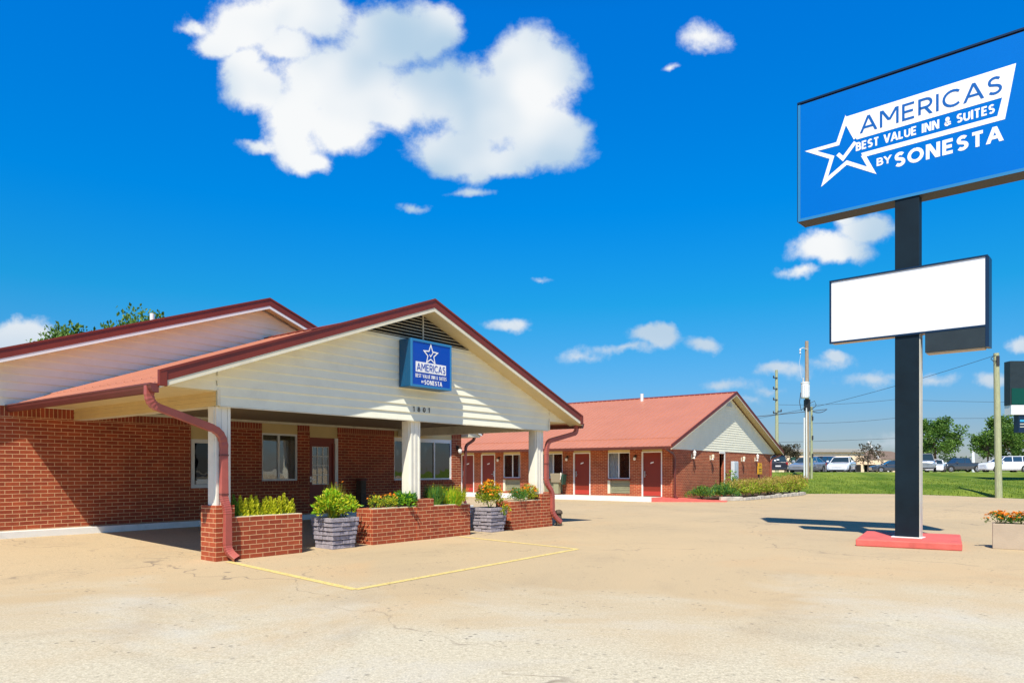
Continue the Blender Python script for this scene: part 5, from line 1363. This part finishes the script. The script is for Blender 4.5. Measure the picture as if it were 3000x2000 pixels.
tree('broadleaf_tree', 'leafy green tree crown poking over the left end of the office roof', px3(212, 30), 7.1, 1.6, 2.2, 20000, .17, ('leaf_tree',), 1, .8, cl=200)
tree('broadleaf_tree', 'taller leafy tree crown over the office roof beside the vent pipe', px3(428, 30), 7.5, 2.1, 2.5, 30000, .17, ('leaf_tree',), 2, .8, cl=260)
tree('broadleaf_tree', 'round green tree just right of the tall sign pole', px3(2738, 92, 1.1), 6.7, 3.3, 2.9, 10000, .30, ('leaf_tree',), 3, .1, trunk=.25)
tree('broadleaf_tree', 'wide dark green tree behind the lawn pole at the right', px3(2972, 84, 1.1), 6.9, 3.9, 3.1, 12500, .30, ('leaf_tree',), 4, .1, trunk=.28)
tree('broadleaf_tree', 'slender green tree left of the lawn pole', px3(2893, 84, 1.1), 5.5, 1.6, 2.3, 2300, .26, ('leaf_tree',), 14, .1, trunk=.13)
tree('dark_tree', 'dark brown-leaved tree behind the end of the room wing', px3(2300, 82, 1.1), 3.3, 2.0, 1.5, 2600, .24, ('leaf_dark_tree',), 5, .1, trunk=.12)
tree('sparse_tree', 'thin half-bare tree in front of the beige shops, right of the white sedan', px3(2542, 84, 1.1), 3.5, 1.75, 1.5, 900, .20, ('leaf_dark_tree',), 6, .1, trunk=.10, cl=60)
tree('broadleaf_tree', 'small round green tree far off above the grey pickup truck', px3(2790, 150, 1.0), 3.1, 3.6, 1.8, 2500, .45, ('leaf_far',), 7, 0, trunk=.2)
m = MB(); rnd = random.Random(9)
for i in range(9000):
    x_ = rnd.uniform(30, 330); yy = rnd.uniform(300, 320); h = 2.4+1.5*math.sin(x_*.07)+1.0*math.sin(x_*.21)+rnd.uniform(-.8, .8); z = rnd.uniform(.6, max(1.5, h))
    m.leaf((x_, yy, z), (rnd.gauss(0, 1), rnd.gauss(0, 1), rnd.gauss(.3, 1)), 1.5, 0, .8, Vector((rnd.gauss(0, 1), rnd.gauss(0, 1), rnd.gauss(0, 1))))
tag(m.build('distant_woods', 'leaf_far'), 'low line of distant woods along the horizon', 'woods', kind='stuff')

# unseen stand-ins added behind the camera for panes to mirror: trees, filling station, cars
for i, (x_, y_, H, lab) in enumerate(((-22, -34, 7.5, 'unseen leafy stand-in tree behind the viewpoint, leftmost, added for window reflections'), (-3, -40, 6.5, 'unseen leafy stand-in tree behind the viewpoint, middle, added for window reflections'), (24, -36, 8, 'unseen leafy stand-in tree behind the viewpoint, rightmost, added for window reflections'))):
    tree('broadleaf_tree', lab, (x_, y_, 0), H, 3.4, 2.8, 2600, .5, ('leaf_tree',), 30+i, .1, trunk=.25)
t = thing('standin_station', 'unseen white flat-roofed stand-in filling station behind the viewpoint, added for window reflections', 'building', (4, -58, 0))  # unseen stand-in building, put here to shape the pane reflections
m = MB(); m.box(-22, 14, -8, 0, 0, 3.6); m.build('wall', 'beige_wall', t)
m = MB(); m.box(-18, 12, 3, 12, 4.4, 5.3); m.build('canopy', 'white_trim', t)
for cx in (-14, -3, 8):
    m = MB(); m.box(cx-.3, cx+.3, 7, 7.6, 0, 4.399); m.build('column', 'white_trim', t)
vehicle('parked_car', 'unseen white stand-in car behind the viewpoint, added for window reflections', 'car', (-12, -28, -.02), .1, 'paint_white', 'sedan')  # unseen cars, added only to show in the glass
vehicle('parked_car', 'unseen dark stand-in vehicle behind the viewpoint, added for window reflections', 'car', (2, -27, -.02), 3.1, 'paint_dark', 'suv')

# behind the camera: what the windows mirror (other side of the street)
m = MB(); m.box(-1200, 1500, -60, -14.1, -.11, -.02); struct('street', m, 'asphalt')

# ================================================================== light, sky, camera
SUN = Vector((-.2155, -.9765, math.tan(math.radians(54.5)))).normalized()
sd = bpy.data.lights.new('sun', 'SUN'); sd.energy = 4.9; sd.angle = math.radians(.55); sd.color = (1, .93, .81)
so = bpy.data.objects.new('sun', sd); C.objects.link(so); so.rotation_euler = SUN.to_track_quat('Z', 'Y').to_euler()
so.location = (0, 0, 40)
w = bpy.data.worlds.new('World'); scene.world = w; w.use_nodes = True
nt = w.node_tree; n = nt.nodes; l = nt.links
bg = n['Background']
sky = n.new('ShaderNodeTexSky'); sky.sky_type = 'NISHITA'; sky.sun_disc = False
sky.sun_elevation = math.asin(SUN.z); sky.sun_rotation = math.atan2(SUN.x, SUN.y)
sky.altitude = 200; sky.air_density = 1.0; sky.dust_density = .4; sky.ozone_density = 2.5
tc = n.new('ShaderNodeTexCoord'); sp = n.new('ShaderNodeSeparateXYZ'); l.new(tc.outputs['Generated'], sp.inputs[0])
def M(op, a, b=None, clamp=False, c=None):
    x = n.new('ShaderNodeMath'); x.operation = op; x.use_clamp = clamp
    for i, v in enumerate((a, b, c)):
        if v is None: continue
        if isinstance(v, (int, float)): x.inputs[i].default_value = v
        else: l.new(v, x.inputs[i])
    return x.outputs[0]
el = M('ARCSINE', sp.outputs['Z'])
rp = n.new('ShaderNodeValToRGB'); l.new(M('DIVIDE', el, 1.2), rp.inputs[0])
cr_ = rp.color_ramp; cr_.elements[0].position = 0.0; cr_.elements[0].color = (.46, .47, .58, 1); cr_.elements[1].position = 1.0; cr_.elements[1].color = (.08, .22, .34, 1)
for p_, c_ in ((.046, (.37, .49, .66, 1)), (.095, (.25, .60, .86, 1)), (.185, (.05, .73, 1.04, 1)), (.285, (0, .77, 1.38, 1)), (.47, (0, .84, 1.76, 1)), (.62, (.04, .45, .85, 1))):
    e_ = cr_.elements.new(p_); e_.color = c_
tm = n.new('ShaderNodeMix'); tm.data_type = 'RGBA'; tm.blend_type = 'MULTIPLY'; tm.inputs[0].default_value = 1
l.new(sky.outputs[0], tm.inputs[6]); l.new(rp.outputs[0], tm.inputs[7])
# clouds: real directions on the sky, azimuth tangent a and elevation tangent b
yy = M('MAXIMUM', sp.outputs['Y'], .05)
ca = M('DIVIDE', sp.outputs['X'], yy); cb_ = M('DIVIDE', sp.outputs['Z'], yy)
cv = n.new('ShaderNodeCombineXYZ'); l.new(ca, cv.inputs[0]); l.new(cb_, cv.inputs[1])
def VM(op, a, b=None, sc=None):
    x = n.new('ShaderNodeVectorMath'); x.operation = op
    for i, v in enumerate((a, b)):
        if v is None: continue
        if isinstance(v, tuple): x.inputs[i].default_value = v
        else: l.new(v, x.inputs[i])
    if sc is not None: x.inputs['Scale'].default_value = sc
    return x
def N(scale, det=8, rough=.6, vec=None, dist=0):
    t = n.new('ShaderNodeTexNoise'); t.inputs['Scale'].default_value = scale; t.inputs['Detail'].default_value = det; t.inputs['Roughness'].default_value = rough; t.inputs['Distortion'].default_value = dist
    l.new(vec or cv.outputs[0], t.inputs['Vector']); return t
wn = N(7, 5, .6); w1 = VM('SCALE', VM('SUBTRACT', wn.outputs['Color'], (.5, .5, .5)).outputs[0], sc=.075)
wv = VM('ADD', cv.outputs[0], w1.outputs[0]).outputs[0]
CL = [(700,70,150,105,1),(900,40,170,90,1),(1130,100,160,130,1),(1270,100,110,100,1),(1000,230,250,150,1),(745,255,120,80,1),(860,400,110,95,1),(900,455,85,50,1),(1010,360,130,90,1),
 (1560,220,165,150,1),(1460,330,240,130,1),(1590,400,170,100,1),(1280,260,180,120,1),(1340,430,170,85,1),(845,130,125,62,1),(720,190,95,75,1),(640,120,85,60,.95),(870,330,120,90,1),(1450,455,240,62,1),(1150,320,100,70,1),(570,75,65,25,.8),(760,420,75,25,.8),(1395,500,50,45,.8),
 (1225,600,55,16,.6),(1385,565,75,20,.6),(2060,110,72,42,.6),(1975,185,30,12,.5),(2440,745,150,55,1),(2540,690,90,50,.95),(2340,805,75,22,.7),(2480,660,50,30,.8),
 (80,985,105,65,1),(10,1000,90,60,.9),(50,1040,140,50,.9),(1490,948,80,28,.85),(1530,938,45,22,.8),(1905,990,100,42,.95),(1940,970,50,30,.9),(1820,1030,110,22,.55),(2065,1000,65,26,.75),
 (1700,1055,70,24,.5),(2120,1122,85,24,.7),(2275,1085,68,26,.75),(2330,1095,50,22,.6),(2250,1135,70,18,.5),(2450,1055,48,22,.85),(2440,1075,90,20,.35),(2570,1122,120,28,.65),(2740,1128,70,26,.65),(2990,1010,70,32,.9),(2905,1120,60,22,.7),(2170,1160,90,14,.4),(2600,1290,90,30,.4),(1580,820,30,10,.4)]
big = None; small = None; up = None
for (x_, y_, rx, ry, s) in CL:
    a, b = (x_-1500)/2120, (1377-y_)/2120
    d = VM('SUBTRACT', wv, (a, b, 0)).outputs[0]
    ln = VM('LENGTH', VM('MULTIPLY', d, (2120/rx/.98, 2120/ry/.98, 0)).outputs[0]).outputs['Value']
    s = s*1.3 if s >= .95 else s*.92
    f = M('SUBTRACT', s*1.0, M('MULTIPLY', ln, s))
    big = f if big is None else M('SMOOTH_MAX', big, f, False, .32)
nd = N(13, 14, .66, dist=.25); nf = N(42, 10, .75)
fld = M('ADD', big, M('MULTIPLY', M('SUBTRACT', nd.outputs['Fac'], .5), 1.25))
fld = M('ADD', fld, M('MULTIPLY', M('SUBTRACT', nf.outputs['Fac'], .5), .42))
def MR(x, a, b, c=0., d=1., sm=True):
    r = n.new('ShaderNodeMapRange'); r.interpolation_type = 'SMOOTHSTEP' if sm else 'LINEAR'
    for i, v in ((1, a), (2, b), (3, c), (4, d)): r.inputs[i].default_value = v
    l.new(x, r.inputs[0]); return r.outputs[0]
mask = MR(fld, -.06, .58)
front = MR(sp.outputs['Y'], .05, .15)
mask = M('MULTIPLY', mask, front)
# wispy clouds elsewhere in the sky too, so that the sky dome is not empty behind the camera
gz = M('MAXIMUM', sp.outputs['Z'], .08)
gv = n.new('ShaderNodeCombineXYZ'); l.new(M('DIVIDE', sp.outputs['X'], gz), gv.inputs[0]); l.new(M('DIVIDE', sp.outputs['Y'], gz), gv.inputs[1])
gn = N(.9, 10, .6, gv.outputs[0]); om = M('MULTIPLY', MR(gn.outputs['Fac'], .55, .72), MR(sp.outputs['Y'], -.25, -.02, 1, 0))
mask = M('MAXIMUM', mask, om)
sh = N(5, 2.5, .42, VM('ADD', cv.outputs[0], (.03, .05, 0)).outputs[0])
body = MR(fld, .1, .9)
lit = M('SUBTRACT', MR(sh.outputs['Fac'], .36, .62), M('MULTIPLY', body, .0))
cc = n.new('ShaderNodeMix'); cc.data_type = 'RGBA'; l.new(lit, cc.inputs[0])
cc.inputs[6].default_value = (3.4, 4.65, 5.8, 1); cc.inputs[7].default_value = (7.0, 7.1, 7.1, 1)
low = MR(cb_, .02, .35)
c2 = n.new('ShaderNodeMix'); c2.data_type = 'RGBA'; l.new(low, c2.inputs[0]); c2.inputs[6].default_value = (4.6, 5.2, 5.8, 1); l.new(cc.outputs[2], c2.inputs[7])
fin = n.new('ShaderNodeMix'); fin.data_type = 'RGBA'; l.new(M('MULTIPLY', mask, MR(cb_, .0, .3, .72, .98)), fin.inputs[0]); l.new(tm.outputs[2], fin.inputs[6]); l.new(c2.outputs[2], fin.inputs[7])
l.new(fin.outputs[2], bg.inputs['Color']); bg.inputs['Strength'].default_value = .10

cam = bpy.data.cameras.new('camera'); co = bpy.data.objects.new('camera', cam); C.objects.link(co)
cam.sensor_width = 36; cam.lens = 36*2120/3000; cam.shift_y = (1377-1000)/3000; cam.clip_end = 6000; cam.clip_start = .05
co.location = (0, 0, 1.4); co.rotation_euler = (PI/2, 0, 0); scene.camera = co
vs = scene.view_settings; vs.view_transform = 'Standard'; vs.look = 'None'; vs.exposure = 0.45; vs.gamma = 1
scene.cycles.max_bounces = 8; scene.cycles.transparent_max_bounces = 12; scene.cycles.use_denoising = True
